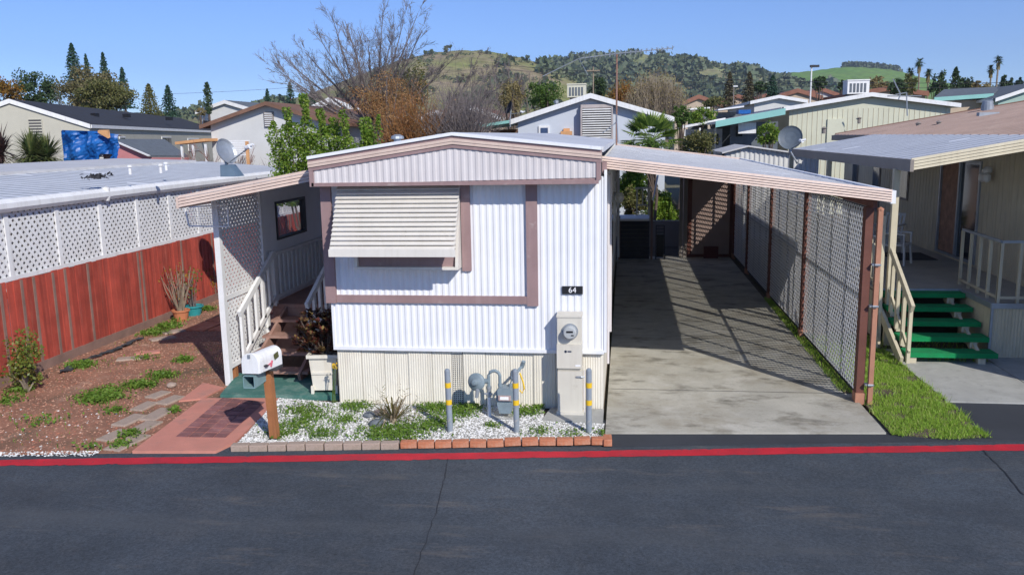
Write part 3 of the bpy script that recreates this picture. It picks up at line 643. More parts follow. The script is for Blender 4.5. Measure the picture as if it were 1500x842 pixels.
# side wall details
for yy, z0, z1, ww in ((3.0, 1.6, 2.7, 1.2), (8.5, 1.7, 2.6, .9)):
    f = MB().box(W+.016, W+.05, yy, yy+ww, z0, z1).build('side_window', X['siding'], H)
    MB().box(W+.048, W+.056, yy+.05, yy+ww-.05, z0+.05, z1-.05).build('pane', X['glass'], f)
d = MB().box(W+.016, W+.06, 11.9, 12.8, .95, 2.9).build('side_door', X['gable'], H); MB().lathe((W+.06, 12.0, 1.9), [(.025, 0), (.03, .05), (.0, .06)], 10, (1, 0, 0)).build('handle', X['steel'], d)
l = MB().lathe((W+.02, 7.6, 2.36), [(.06, 0), (.06, .03), (.03, .04)], 12, (1, 0, 0)).build('wall_lamp', X['steel'], H)
MB().lathe((W+.13, 7.6, 2.30), [(0.01, -.12), (.08, -.1), (.11, -.03), (.11, .03), (.08, .09), (.01, .11)], 14).build('lamp_globe', X['lamp'], l)
MB().tube([(W+.04, .62, .5), (W+.04, .62, 3.1)], .02).tube([(W+.05, 1.3, .8), (W+.05, 1.3, 3.1)], .03).build('downpipe', X['gable'], H)
# TV antenna mast on the roof
ant = thing('tv_antenna', 'tall thin roof mast carrying a long many-element aerial boom', 'antenna', (3.25, 4.5, 3.5))
ab = at(903, 212, y=4.5); at_ = at(902, 80, y=4.5)
MB().tube([(ab[0], 4.5, 3.45), (ab[0]+.0, 4.5, at_[2])], .016, 6).build('mast', mat('rusty_mast', (.25, .14, .1), .7), ant)
mb = MB(); P0 = at(795, 112, y=3.6); P1 = at(985, 71, y=6.2); P1[2] = at(985, 70, y=6.2)[2]
mid = at(848, 86, y=4.5); mb.tube([mid, at(902, 79, y=4.5), at(985, 71, y=4.5)], .009, 5)
E1 = at(985, 71, y=4.5)
for k in range(19):
    t = k/18; c = mid*(1-t)+E1*t; c = c*(1-0)+0; c[2] += .09*math.sin(t*3.14)*0
    L = .55-.42*t
    mb.tube([c+np.array([.02, -L, .02]), c+np.array([0, L, .0])], .005, 4)
    if t > .3: mb.tube([c+np.array([0, 0, -.035]), c+np.array([0, 0, .045])], .008, 4)
mb.tube([at(795, 112, y=4.5), mid, at(861, 110, y=4.5)], .007, 4)
mb.build('boom', X['steel'], ant)
MB().tube([(ab[0]-.25, 4.5, 3.66), (ab[0], 4.5, 3.85)], .01, 5).tube([(ab[0]+.03, 4.3, 3.5), (ab[0], 4.5, 4.0)], .01, 5).build('mast_brace', X['steel'], ant)
# ================================================================== CARPORT
CP = thing('carport', 'open carport with ribbed white roof and pink front fascia right of the home', 'carport', (5.4, 7, 0))
cz = lambda x: 3.34+(2.885-3.34)*(x-3.64)/(7.17-3.64)
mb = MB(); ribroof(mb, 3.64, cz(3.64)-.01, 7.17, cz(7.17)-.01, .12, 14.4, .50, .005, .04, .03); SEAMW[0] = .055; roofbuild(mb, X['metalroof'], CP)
mb = MB(); ribfascia(mb, (3.63, .10, cz(3.63)+.03), (7.19, .10, cz(7.19)+.03), .155, 5, .03); mb.build('fascia', X['pink'], CP)
mb = MB(); ribfascia(mb, (3.63, 14.42, cz(3.63)+.03), (7.19, 14.42, cz(7.19)+.03), .155, 5, .03, (0, 1, 0)); mb.build('fascia', X['pink'], CP)
mb = MB(); mb.hexa([(7.18, .11, 2.74), (7.24, .11, 2.74), (7.24, 14.4, 2.74), (7.18, 14.4, 2.74), (7.175, .11, 2.90), (7.24, .11, 2.90), (7.24, 14.4, 2.90), (7.175, 14.4, 2.90)]); mb.build('gutter', X['siding'], CP)
MB().box(7.07, 7.12, .45, 14.4, 2.66, 2.80).build('beam', X['brown'], CP)
py = [.66, 4.42, 7.98, 11.5, 14.3]
for y in py:
    MB().box(7.025, 7.125, y-.07, y+.07, .0, 2.66).build('post', X['brown'], CP)
    MB().box(7.015, 7.14, y-.085, y+.085, .0, .16).build('post_base', X['copper'], CP)
LF = thing('lattice_fence', 'fine white lattice screen with dark studs closing the carport side', 'lattice fence', (7.08, 7.5, 0))
for a, b in zip(py[:-1], py[1:]):
    mb = MB(); lattice(mb, a+.05, b-.05, .13, 2.64, 7.066, 'x', .090, .031, .003); mb.build('lattice_panel', X['lattice'], LF)
    mb = MB().box(7.082, 7.112, a+.05, b-.05, .07, .13).box(7.082, 7.112, a+.05, b-.05, 1.45, 1.49).box(7.082, 7.112, a+.05, b-.05, 2.58, 2.64)
    for t in (.25, .5, .75):
        yy = a+(b-a)*t; mb.box(7.084, 7.112, yy-.03, yy+.03, .131, 1.449).box(7.084, 7.112, yy-.03+.1*(t-.5), yy+.03+.1*(t-.5), 1.491, 2.579)
    mb.build('stud_frame', X['charcoal'], LF)
cpst = thing('corner_post', 'slim copper-brown post standing at the road end of the lattice screen', 'post', (7.19, .6, 0))
MB().box(7.165, 7.225, .53, .60, 0, 2.62).build('shaft', X['copper'], cpst)
for z in (.28, 1.35, 1.9): MB().box(7.12, 7.232, .52, .61, z, z+.02).tube([(7.15, .515, z+.01), (7.21, .515, z+.01)], .018, 6).build('bracket', X['steel'], cpst)
MB().lathe((7.195, .565, 2.62), [(.045, 0), (.045, .02), (.0, .045)], 8).build('cap', X['copper'], cpst)
# ================================================================== PORCH
PR = thing('porch_roof', 'sloping porch awning with ribbed pink fascia left of the home', 'awning', (-1.1, 3, 0))
pz = lambda x: 2.90+(3.25-2.90)*(x+2.12)/(2.0)
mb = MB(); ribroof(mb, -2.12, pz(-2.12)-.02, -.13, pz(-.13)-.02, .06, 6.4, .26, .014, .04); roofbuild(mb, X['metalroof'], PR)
mb = MB(); ribfascia(mb, (-2.14, .03, pz(-2.14)+.02), (-.125, .03, pz(-.125)+.02), .16, 4, .03); mb.build('fascia', X['pink'], PR)
mb = MB().box(-2.19, -2.14, .04, 6.4, 2.74, 2.90); mb.build('gutter', X['pink'], PR)
PL = thing('porch_lattice', 'white lattice screen on posts beside the front steps', 'lattice screen', (-2, 1.5, 0))
MB().box(-2.04, -1.955, .75, .84, 0, 2.86).build('post', X['white'], PL); MB().box(-2.04, -1.955, 2.24, 2.32, 0, 2.86).build('post', X['white'], PL)
mb = MB(); lattice(mb, .845, 2.235, .28, 2.8, -2.0, 'x', .078, .045, .006); mb.build('lattice_panel', X['white'], PL)
for z in (.25, 1.30): MB().box(-1.985, -1.965, .845, 2.235, z, z+.07).build('rail', X['white'], PL)
MB().box(-2.06, -1.98, 1.0, 1.08, .0, .3).build('block', X['postwood'], PL)
WS = thing('wind_screen_wall', 'grey porch wall panel holding a black-framed square window', 'porch wall', (-2, 4, 0))
mb = MB(); x0, x1 = -2.04, -1.97
mb.box(x0, x1, 2.33, 2.84, .93, 2.86).box(x0, x1, 4.20, 6.3, .93, 2.86).box(x0, x1, 2.84, 4.20, .93, 1.96).box(x0, x1, 2.84, 4.20, 2.61, 2.86); mb.build('panel', X['greywall'], WS)
mb = MB().box(x0-.01, x1+.02, 2.84, 2.89, 1.96, 2.61).box(x0-.01, x1+.02, 4.15, 4.20, 1.96, 2.61).box(x0-.01, x1+.02, 2.89, 4.15, 1.96, 2.0).box(x0-.01, x1+.02, 2.89, 4.15, 2.57, 2.61)
wf = mb.build('window_frame', X['black'], WS)
cg = bpy.data.materials.new('clear_glass'); cg.use_nodes = True; t_ = cg.node_tree; tb = t_.nodes.new('ShaderNodeBsdfTransparent'); tb.inputs[0].default_value = (.8, .8, .82, 1); gb = t_.nodes.new('ShaderNodeBsdfGlossy'); gb.inputs['Roughness'].default_value = .03
mx = t_.nodes.new('ShaderNodeMixShader'); mx.inputs[0].default_value = .1; t_.links.new(tb.outputs[0], mx.inputs[1]); t_.links.new(gb.outputs[0], mx.inputs[2]); t_.links.new(mx.outputs[0], t_.nodes['Material Output'].inputs[0])
MB().box(-2.012, -2.006, 2.89, 4.15, 2.0, 2.57).build('pane', cg, wf)
DK = thing('porch_deck', 'raised brown porch deck with grey-white balustrade along the wall', 'deck', (-1, 4, 0))
MB().box(-1.96, -.02, 2.45, 6.4, .87, .93).build('floor', X['stepwood'], DK); MB().box(-1.96, -.02, 2.455, 2.49, .06, .865).build('riser_board', X['stepwood'], DK)
mb = MB().box(-1.95, -1.88, 2.5, 6.3, 1.73, 1.78).box(-1.94, -1.90, 2.5, 6.3, 1.0, 1.06); pass
MB().box(-1.95, -1.88, 2.5, 6.3, 1.73, 1.78).build('rail', X['white'], DK); MB().box(-1.94, -1.90, 2.5, 6.3, 1.0, 1.06).build('rail', X['white'], DK)
mb = MB(); y = 2.55
while y < 6.2: mb.box(-1.935, -1.905, y, y+.085, 1.06, 1.73); y += .19
mb.build('balusters', X['white'], DK)
MB().box(-1.95, -1.87, 2.42, 2.50, .9, 1.82).build('newel_post', X['white'], DK)
ST = thing('front_steps', 'brown wooden front steps with white side railings', 'steps', (-1.4, 1.7, 0))
for k, (y, z) in enumerate([(.92, .20), (1.29, .39), (1.66, .57), (2.03, .75)]):
    MB().box(-1.82, -.80, y, y+.28, z-.04, z).build('tread', X['stepwood'], ST)
for x in (-1.72, -.92):
    MB().bar((x, .9, .08), (x, 2.5, .80), .045, .22, (0, 0, 1)).build('stringer', X['stepwood'], ST)
def stairrail(x, ya, za, yb, zb, m, drop=.72, nb=5, nm='railing'):
    r = MB().bar((x, ya, za), (x, yb, zb), .05, .09).build('handrail', m, ST)
    mb = MB().bar((x, ya+.12, za-drop+.06), (x, yb, zb-drop), .04, .08)
    for k in range(nb):
        t = (k+.25)/nb; y = ya+(yb-ya)*t; z = za+(zb-za)*t; mb.box(x-.02, x+.02, y-.04, y+.04, z-drop-(.18 if k == 0 else 0), z-.02)
    mb.build('balusters', m, ST)
stairrail(-1.88, 1.05, 1.05, 2.42, 1.78, X['white'])
a = at(449, 448, x=-.9); b = at(481, 384, x=-.9)
stairrail(-.9, a[1], a[2], b[1], b[2], X['white'], nb=4)
# wire frame hung on the lattice post
WF = thing('wire_panel', 'small pale wire mesh panel hung across the porch lattice post', 'wire panel', (-1.9, .7, 2.3))
a, b, c, d = at(271, 304, y=.70), at(333, 300, y=.70), at(335, 307+25, y=.70), at(277, 331, y=.70)
mb = MB()
for p, q in ((a, b), (b, c), (c, d), (d, a)): mb.bar(p, q, .02, .02, (0, 1, 0))
mb.build('frame', X['white'], WF); mb = MB()
for k in range(1, 16):
    t = k/16; mb.tube([a*(1-t)+b*t, d*(1-t)+c*t], .0025, 4)
for k in range(1, 8):
    t = k/8; mb.tube([a*(1-t)+d*t, b*(1-t)+c*t], .0025, 4)
mb.build('mesh', X['white'], WF)
# planter with succulent
PT = thing('planter_box', 'cream two-panel wooden planter box standing right of the front steps', 'planter', (-.33, .46, .07), rz=.12)
def inp(o): return o
mb = MB().hexa([(-.16, -.17, .05), (.16, -.17, .05), (.16, .17, .05), (-.16, .17, .05), (-.2, -.2, .56), (.2, -.2, .56), (.2, .2, .56), (-.2, .2, .56)])
o = mb.build('box', X['skirt'], None, origin=(0, 0, 0)); o.parent = PT; o.location = (0, 0, 0)
def child(mb, nm, m, P):
    o = mb.build(nm, m, None, origin=(0, 0, 0)); o.parent = P; return o
child(MB().box(-.225, .225, -.235, -.2, .53, .58).box(-.225, .225, .2, .235, .53, .58).box(-.225, -.2, -.2, .2, .53, .58).box(.2, .225, -.2, .2, .53, .58), 'rim', X['skirt'], PT)
child(MB().box(-.175, .175, -.2, -.175, .29, .325), 'band', X['skirt'], PT)
for fx_ in (-.19, .15):
    for fy_ in (-.2, .16): child(MB().box(fx_, fx_+.04, fy_, fy_+.04, 0, .12), 'foot', X['skirt'], PT)
SU = thing('succulent', 'bushy dark red aeonium filling the cream planter box', 'succulent plant', (-.33, .46, .6))
mb = MB(); cs = []
rs = np.random.default_rng(3)
for k in range(240):
    p = np.array([-.40, .46, .68])+rs.uniform(-1, 1, 3)*np.array([.34, .30, .06])+np.array([0, 0, rs.uniform(0, .5)]); p[0] += .12*(p[2]-.7)/.5; cs.append(p)
    for j in range(14):
        th = rs.uniform(0, 6.28); el = rs.uniform(.0, 1.0); r = rs.uniform(.045, .085); d = np.array([math.cos(th)*math.cos(el), math.sin(th)*math.cos(el), math.sin(el)])
        s = np.array([-math.sin(th), math.cos(th), 0])*r*.32
        mb.add([p, p+d*r*.6-s, p+d*r, p+d*r*.6+s], [(0, 1, 2, 3)])
mb.build('leaves', L_succ, SU); mb = MB()
for p in cs[::5]: mb.tube([(-.33+.3*(p[0]+.33), .46+.3*(p[1]-.46), .6), p], [.012, .007], 4)
mb.build('stems', X['bark'], SU)
YF = thing('yellow_flower', 'small yellow flowers leaning on the skirting beside the planter', 'flower', (-.09, .0, .1))
mb = MB(); c = at(490, 536, y=-.05); mb.add(*leafquads(rs.normal(size=(40, 3))*.022+c, .018, rs)); mb.build('petals', X['yellow'], YF)
mb = MB()
for k in range(6): mb.tube([(-.1+.01*k, -.02, .03), c+rs.normal(size=3)*.015], .004, 4)
mb.build('stems', L_green, YF)
# ================================================================== MAILBOX
MX = thing('mailbox', 'white roadside mailbox with red flag on a leaning brown post', 'mailbox', (-.34, -1.43, 0))
tp = at(392, 540, y=-1.43); bt = np.array([-.335, -1.43, .0]); d = tp-bt
MB().bar(bt, tp+d*.04, .095, .095, (0, -1, 0)).build('post', X['postwood'], MX); MB().bar(bt-d*.0, bt+d*.05, .12, .12, (0, -1, 0)).build('post_foot', X['black'], MX)
cf = at(367, 547, y=-1.78)             # bottom middle of the front end
bx, bz = cf[0], cf[2]; sk = .10; L = .50
prof = [(-.095, 0), (.095, 0), (.095, .14)]+[(.095*math.cos(t), .14+.095*math.sin(t)) for t in [math.pi*k/10 for k in range(1, 10)]]+[(-.095, .14)]
def mbx(y0, y1, sc=1.0, dx0=0, dx1=0):
    v = []; n = len(prof)
    for y, dx in ((y0, dx0), (y1, dx1)):
        for p in prof: v.append((bx+p[0]*sc+dx, y, bz+p[1]*sc))
    return MB().add(v, [tuple(range(n)), tuple(range(n, 2*n))[::-1]]+[(k, n+k, n+(k+1) % n, (k+1) % n) for k in range(n)])
bo = fixn(mbx(-1.76, -1.33, 1, .02, sk+.01).build('box', X['white'], MX))
fixn(mbx(-1.785, -1.762, 1.05, 0, .02).build('door', X['white'], MX))
MB().box(bx-.015, bx+.015, -1.80, -1.786, bz+.19, bz+.23).build('latch', X['steel'], MX)
e = .02+.1*0; fx = bx+.095+.02
MB().bar((fx+.030, -1.66, bz+.05), (fx+.045, -1.56, bz+.075), .008, .018, (1, 0, 0)).bar((fx+.046, -1.57, bz+.03), (fx+.052, -1.54, bz+.10), .008, .03, (1, 0, 0)).build('flag', X['red2'], MX)
MB().bar((fx+.035, -1.70, bz+.07), (fx+.045, -1.66, bz+.075), .012, .04, (1, 0, 0)).build('flag_hinge', X['charcoal'], MX)
MB().bar((fx+.07, -1.50, bz+.13), (fx+.085, -1.42, bz+.15), .006, .07, (0, 0, 1)).build('sticker', L_olive, MX)
MB().box(bx-.05, bx+.22, -1.55, -1.35, bz-.03, bz-.002).build('bracket', X['charcoal'], MX)
nbz = bz-.03
mb = MB().box(bx-.09, bx+.05, -1.80, -1.40, nbz-.145, nbz-.135).box(bx-.09, bx-.082, -1.80, -1.40, nbz-.135, nbz).box(bx+.042, bx+.05, -1.80, -1.40, nbz-.135, nbz).box(bx-.09, bx+.05, -1.80, -1.40, nbz-.002, nbz+.004).box(bx-.082, bx+.042, -1.42, -1.40, nbz-.134, nbz-.003)
mb.build('newspaper_tube', mat('teal_grey_plastic', (.2, .32, .33), .6), MX)
# ================================================================== BOLLARDS
def bollard(x, y, h, lean, label):
    t = thing('bollard', label, 'bollard', (x, y, 0), 'grey bollards with yellow bands')
    child(MB().lathe((0, 0, 0), [(.036, 0), (.036, h-.03), (.030, h-.012), (.014, h), (.0, h+.002)], 18), 'pipe', X['bollard'], t)
    for z in (.42*h/.85, .64*h/.85): child(MB().lathe((0, 0, z-.0), [(.038, -.032), (.0385, -.032), (.0385, .032), (.038, .032)], 18), 'band', X['yellow'], t)
    t.rotation_euler = (0, lean, 0); return t
bollard(1.78, -1.01, .84, -.02, 'leftmost yellow-banded grey bollard, left of the gas meter')
bollard(2.61, -.96, .84, -.01, 'yellow-banded grey bollard standing right in front of the gas meter')
bollard(3.50, -.91, .85, .0, 'yellow-banded grey bollard before the electric meter cabinet')
# ================================================================== ELECTRIC PEDESTAL
EP = thing('meter_pedestal', 'tall beige electric meter cabinet against the home front', 'meter cabinet', (3.22, -.2, .05))
MB().box(3.065, 3.375, -.25, -.05, .95, 1.34).hexa([(3.055, -.26, 1.335), (3.385, -.26, 1.335), (3.385, -.04, 1.335), (3.055, -.04, 1.335), (3.055, -.26, 1.355), (3.385, -.26, 1.355), (3.385, -.04, 1.375), (3.055, -.04, 1.375)]).build('meter_section', X['box'], EP)
MB().box(3.06, 3.38, -.29, -.05, .67, .985).build('panel_door', X['box'], EP)
MB().box(3.075, 3.365, -.25, -.05, .63, .67).build('neck', X['box'], EP)
MB().box(3.07, 3.39, -.30, -.05, .09, .635).build('lower_cabinet', X['box'], EP); MB().box(3.05, 3.41, -.31, -.05, .05, .09).build('plinth', X['box'], EP)
m_ = MB().lathe((3.232, -.25, 1.155), [(.098, 0), (.098, .025), (.088, .03), (.086, .10), (.07, .12), (.0, .122)], 24, (0, -1, 0)).build('meter', mat('meter_glass', (.42, .44, .44), .15, .05), EP)
MB().lathe((3.232, -.25, 1.155), [(.099, .0), (.104, .0), (.104, .03), (.099, .03)], 24, (0, -1, 0)).build('ring', X['steel'], m_)
MB().box(3.19, 3.275, -.3745, -.372, 1.16, 1.185).box(3.25, 3.285, -.3745, -.372, 1.12, 1.135).build('dial', X['black'], m_)
lg = MB().lathe((3.175, -.2905, .895), [(.017, 0), (.017, .003), (.009, .003), (.009, 0)], 14, (0, -1, 0)).box(3.20, 3.25, -.293, -.2902, .886, .905).build('badge', mat('badge_blue', (.03, .045, .09), .4), EP)
MB().box(3.30, 3.365, -.2925, -.2902, .70, .72).build('label', X['plain'], EP)
MB().tube([(3.37, -.315, .565), (3.42, -.30, .565)], .012, 6).box(3.31, 3.40, -.315, -.302, .555, .575).build('hasp', X['steel'], EP)
MB().tube([(3.41, -.18, .05), (3.405, -.18, .3), (3.41, -.18, .62)], .009, 6).build('cable', X['gable'], EP)
# ================================================================== GAS METER
GM = thing('gas_meter', 'blue-grey gas meter with round regulator and looped pipe', 'gas meter', (2.3, -.3, 0))
c = at(737, 588, y=-.35); cx, czz = c[0]+.04, c[2]
pr = [(-.075, -.0), (.075, 0), (.105, .13), (.105, .17), (-.105, .17), (-.105, .13)]
MB().prism([(cx+p[0], .10+p[1]) for p in pr], 'y', -.47, -.33).build('lower_body', X['gasgrey'], GM)
MB().prism([(cx-.11, .272), (cx+.11, .272), (cx+.11, .40), (cx+.07, .445), (cx-.07, .445), (cx-.11, .40)], 'y', -.49, -.31).build('upper_body', X['gasgrey'], GM)
MB().box(cx-.085, cx+.085, -.51, -.49, .285, .35).build('register', mat('register_pink', (.45, .33, .3), .5), GM); MB().box(cx-.055, cx+.055, -.514, -.51, .298, .338).build('dial', X['plain'], GM)
MB().lathe((cx-.07, -.4, .44), [(.028, 0), (.028, .04)], 10).lathe((cx+.07, -.4, .44), [(.028, 0), (.028, .04)], 10).build('union', X['gasgrey'], GM)
def arc(p, q, r, n=5): return []
x1_ = cx-.07; x0_ = at(716, 560, y=-.4)[0]; tz = at(730, 543, y=-.4)[2]
MB().tube([(x0_, -.4, .0), (x0_, -.4, .30)], .024, 10).build('riser', X['white'], GM)
MB().tube([(x0_, -.4, .30), (x0_, -.4, tz-.06), (x0_+.02, -.4, tz-.02), (x0_+.06, -.4, tz), (x1_-.06, -.4, tz), (x1_-.02, -.4, tz-.02), (x1_, -.4, tz-.06), (x1_, -.4, .46)], .022, 10).build('pipe', X['gasgrey'], GM)
MB().lathe((x0_, -.4, .31), [(.035, 0), (.035, .04), (.028, .05), (.028, .09), (.036, .1), (.036, .13)], 10).box(x0_-.06, x0_+.05, -.43, -.41, .335, .355).build('valve', X['steel'], GM)
rg = at(699, 560, y=-.42)
MB().lathe((rg[0], -.36, rg[2]), [(.05, 0), (.115, .03), (.118, .05), (.118, .06), (.10, .075), (.05, .10), (.03, .14), (.0, .145)], 24, (-.25, -1, .1)).build('regulator', X['gasgrey'], GM)
MB().tube([(rg[0], -.38, rg[2]), (x0_, -.4, rg[2]+.02)], .035, 10).build('regulator_pipe', X['gasgrey'], GM)
MB().tube([(rg[0]+.01, -.42, rg[2]-.06), (rg[0]-.01, -.44, rg[2]-.2)], [.035, .022], 10).build('regulator_vent', X['steel'], GM)
MB().box(cx-.17, cx+.2, -.53, -.2, 0, .04).build('pad', X['concrete'], GM)
MB().tube([(cx+.07, -.4, .47), (cx+.09, -.4, .55), (cx+.15, -.3, .62), (cx+.2, -.15, .66)], .02, 8).tube([(cx+.19, -.17, .64), (cx+.22, -.2, .73)], .028, 8).build('outlet', X['gasgrey'], GM)
MB().tube([(cx+.18, -.3, .6), (cx+.22, -.32, .5), (cx+.24, -.33, .4), (cx+.21, -.34, .34), (cx+.18, -.34, .38)], .012, 6).build('yellow_hose', X['yellow'], GM)
# ================================================================== BED PLANT AND ROCKS
AG = thing('spiky_plant', 'small half-dry spiky palm growing in the white pebble bed', 'plant', (*G(575, 620), .03))
c0 = np.array([*G(577, 622), .05]); mb = MB(); mbd = MB()
for k in range(46):
    th = rs.uniform(0, 6.28); el = rs.uniform(.25, 1.4); L = rs.uniform(.30, .60); d = np.array([math.cos(th)*math.cos(el), math.sin(th)*math.cos(el), math.sin(el)]); s = np.array([-math.sin(th), math.cos(th), 0])
    p0 = c0+d*.05; p1 = c0+d*L*.6; p2 = c0+d*L+np.array([0, 0, -.12*L/.4])
    (mbd if k % 3 == 0 else mb).add([p0-s*.008, p0+s*.008, p1+s*.011, p1-s*.011, p2], [(0, 1, 2, 3), (3, 2, 4)])
    if k % 2:
        for j in range(9):
            t = .3+.65*j/9; pp = c0+d*L*t; q_ = pp+s*rs.choice([-1, 1])*.07+d*.05; mb.add([pp, q_, pp+d*.012], [(0, 1, 2)])
mb.build('fronds', leafmat('frond', [(.10, .12, .03), (.18, .15, .05), (.25, .17, .07)]), AG); mbd.build('dry_fronds', leafmat('dryfrond', [(.30, .22, .14), (.42, .33, .22)]), AG)
MB().tube([c0-[0, 0, .03], c0+[0, 0, .1]], [.05, .03], 8).build('trunk', X['palebark'], AG)
def rock(u, v, r, m, lab, z=.02):
    c = np.array([*G(u, v), z]); rg_ = np.random.default_rng(int(u)); import bmesh
    b = bmesh.new(); bmesh.ops.create_icosphere(b, subdivisions=2, radius=r)
    V = np.array([x.co for x in b.verts]); V *= (1+rg_.normal(size=(len(V), 1))*.07); V[:, 2] *= .62; V = V+[0, 0, r*.35]
    F = [tuple(x.index for x in f.verts) for f in b.faces]; b.free()
    o = MB().add(V+c, F).build('rock', m, smooth=False); return tag(o, lab, 'rock')
rock(541, 613, .085, X['rock'], 'dark blue-grey rock left of the spiky plant'); rock(552, 626, .10, X['rock'], 'larger grey rock in front of the spiky plant'); rock(557, 610, .09, X['paver'], 'tan rock tucked against the spiky plant')
rock(252, 610-42, .07, X['paver'], 'small brown rock by the dirt path')
# ================================================================== LEFT YARD
def fence_boards():
    F = thing('board_fence', 'tall red painted board fence along the left yard', 'fence', (-5.5, 6, 0))
    rr = random.Random(5); mb = MB(); mw = MB(); y = -1.5; 
    while y < 16:
        w_ = rr.uniform(.13, .15); x = -5.5+rr.uniform(-.006, .006); zt = 1.56+rr.uniform(-.01, .012)
        mb.box(x-.02, x, y, y+w_, .10, zt)
        if rr.random() < .5:
            q = MB() if rr.random() < .5 else mb; q.box(x+.002, x+.014, y+w_-.01, y+w_+.045, .10, zt-.01)
            if q is not mb: q.build('worn_strip', X['greyboard'], F)
        y += w_+rr.uniform(.006, .022)
    mb.build('boards', X['redfence'], F)
    MB().box(-5.53, -5.47, -1.5, 16, 0, .16).build('kickboard', X['greyboard'], F)
    for z in (.4, 1.3): MB().box(-5.57, -5.53, -1.5, 16, z, z+.09).build('rail', X['redfence'], F)
fence_boards()
NL = thing('neighbor_patio', 'long white patio cover with lattice side beyond the red fence', 'patio cover', (-7, 6, 0))
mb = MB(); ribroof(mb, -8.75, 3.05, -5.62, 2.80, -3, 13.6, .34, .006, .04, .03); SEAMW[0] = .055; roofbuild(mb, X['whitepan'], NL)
mb = MB().prism([(-5.62, 2.62), (-5.50, 2.62), (-5.46, 2.68), (-5.46, 2.76), (-5.52, 2.82), (-5.62, 2.82)], 'y', -3, 13.6); mb.build('gutter', X['white'], NL)
mb = MB(); lattice(mb, -2.9, 13.5, 1.62, 2.62, -5.60, 'x', .098, .055, .006); mb.build('lattice_panel', X['white'], NL)
mb = MB(); y = -2.6
while y < 13.5: MB().box(-5.585, -5.565, y, y+.09, 1.62, 2.619).build('batten', X['white'], NL); y += 1.2
MB().box(-5.585, -5.563, -2.9, 13.5, 1.55, 1.62).build('bottom_rail', X['white'], NL)
for y in (-2.9, 1.0, 5, 9, 13.4): MB().box(-5.72, -5.63, y, y+.09, 0, 2.78).build('post', X['white'], NL)
MB().lathe((-5.53, 3.62, 2.60), [(.05, 0), (.07, .06), (.07, .24), (.0, .26)], 12).build('gutter_joint', X['white'], NL)
NH = thing('white_roof_home', 'low home with flat white roof on the far side of the patio cover', 'mobile home', (-11, 5, 0))
MB().box(-13.3, -8.78, -3, 12.6, 0, 3.0).build('wall', X['whitehouse'], NH)
mb = MB().hexa([(-8.6, -3.2, 3.0), (-11, -3.2, 3.1), (-11, 12.9, 3.1), (-8.6, 12.9, 3.0), (-8.6, -3.2, 3.1), (-11, -3.2, 3.19), (-11, 12.9, 3.19), (-8.6, 12.9, 3.1)]).hexa([(-11, -3.2, 3.1), (-13.5, -3.2, 3.0), (-13.5, 12.9, 3.0), (-11, 12.9, 3.1), (-11, -3.2, 3.19), (-13.5, -3.2, 3.1), (-13.5, 12.9, 3.1), (-11, 12.9, 3.19)])
rf = fixn(mb.build('roof', X['whiteroof'], NH))
for u, v in ((235, 243), (243, 240), (190, 245)):
    p = at(u, v+3, z=3.15); MB().lathe((p[0], p[1], 3.05), [(.03, 0), (.03, .13), (.05, .135), (.05, .17), (.02, .18)], 10).build('vent_pipe', X['white'], rf)
# cooler box + dish on that roof
def dish(name, label, base, elbow, cdish, nrm, r, mdish, arm_end, roofz=None):
    t = thing(name, label, 'satellite dish', tuple(base)); base, elbow, cd_, nrm = [np.array(q, float) for q in (base, elbow, cdish, nrm)]
    MB().tube([base, elbow, cd_-nrm*.06], .022, 8).build('mast', X['steel'], t)
    nrm = nrm/np.linalg.norm(nrm)
    MB().lathe(cd_, [(r*.15, -.05), (r*.5, -.04), (r*.85, -.005), (r, .035), (r*1.0, .045), (r*.85, .012), (r*.5, -.02), (.01, -.035)], 28, nrm).build('reflector', mdish, t)
    a = np.array(arm_end); low = cd_-np.array([0, 0, r*.95])
    MB().tube([low, a], .013, 6).build('arm', X['steel'], t)
    MB().tube([a, a+(cd_-a)/np.linalg.norm(cd_-a)*.12], .04, 8).tube([a+np.array([-.05, 0, .02]), a+np.array([.07, 0, .04])], .022, 6).build('receiver', X['greywall'], t); return t
b = at(332, 254, z=3.04); b[2] = 2.98
dish('satellite_dish', 'grey satellite dish on the white patio roof behind the red fence', b, b+[0, 0, .25], b+np.array([-.02, .05, .46]), (.9, -.25, .35), .25, X['steel'], b+np.array([.62, -.25, .55]))
o = fixn(MB().hexa([(b[0]-.08, b[1]-.1, 2.98), (b[0]+.26, b[1]-.1, 2.98), (b[0]+.26, b[1]+.2, 2.98), (b[0]-.08, b[1]+.2, 2.98), (b[0]-.08, b[1]-.08, 3.20), (b[0]+.12, b[1]-.08, 3.20), (b[0]+.12, b[1]+.15, 3.20), (b[0]-.08, b[1]+.15, 3.20)]).build('roof_box', mat('slate_metal', (.12, .18, .24), .5)))
tag(o, 'slate-blue metal box at the foot of the dish on the patio roof', 'metal box')
p = at(140, 260, z=3.03); mb = MB(); mb.add(*leafquads(R_.normal(size=(60, 3))*[.12, .12, .02]+[p[0], p[1], 3.05], .05, R_)); tag(mb.build('debris', X['charcoal']), 'dark crumpled scrap lying on the white patio roof', 'debris')
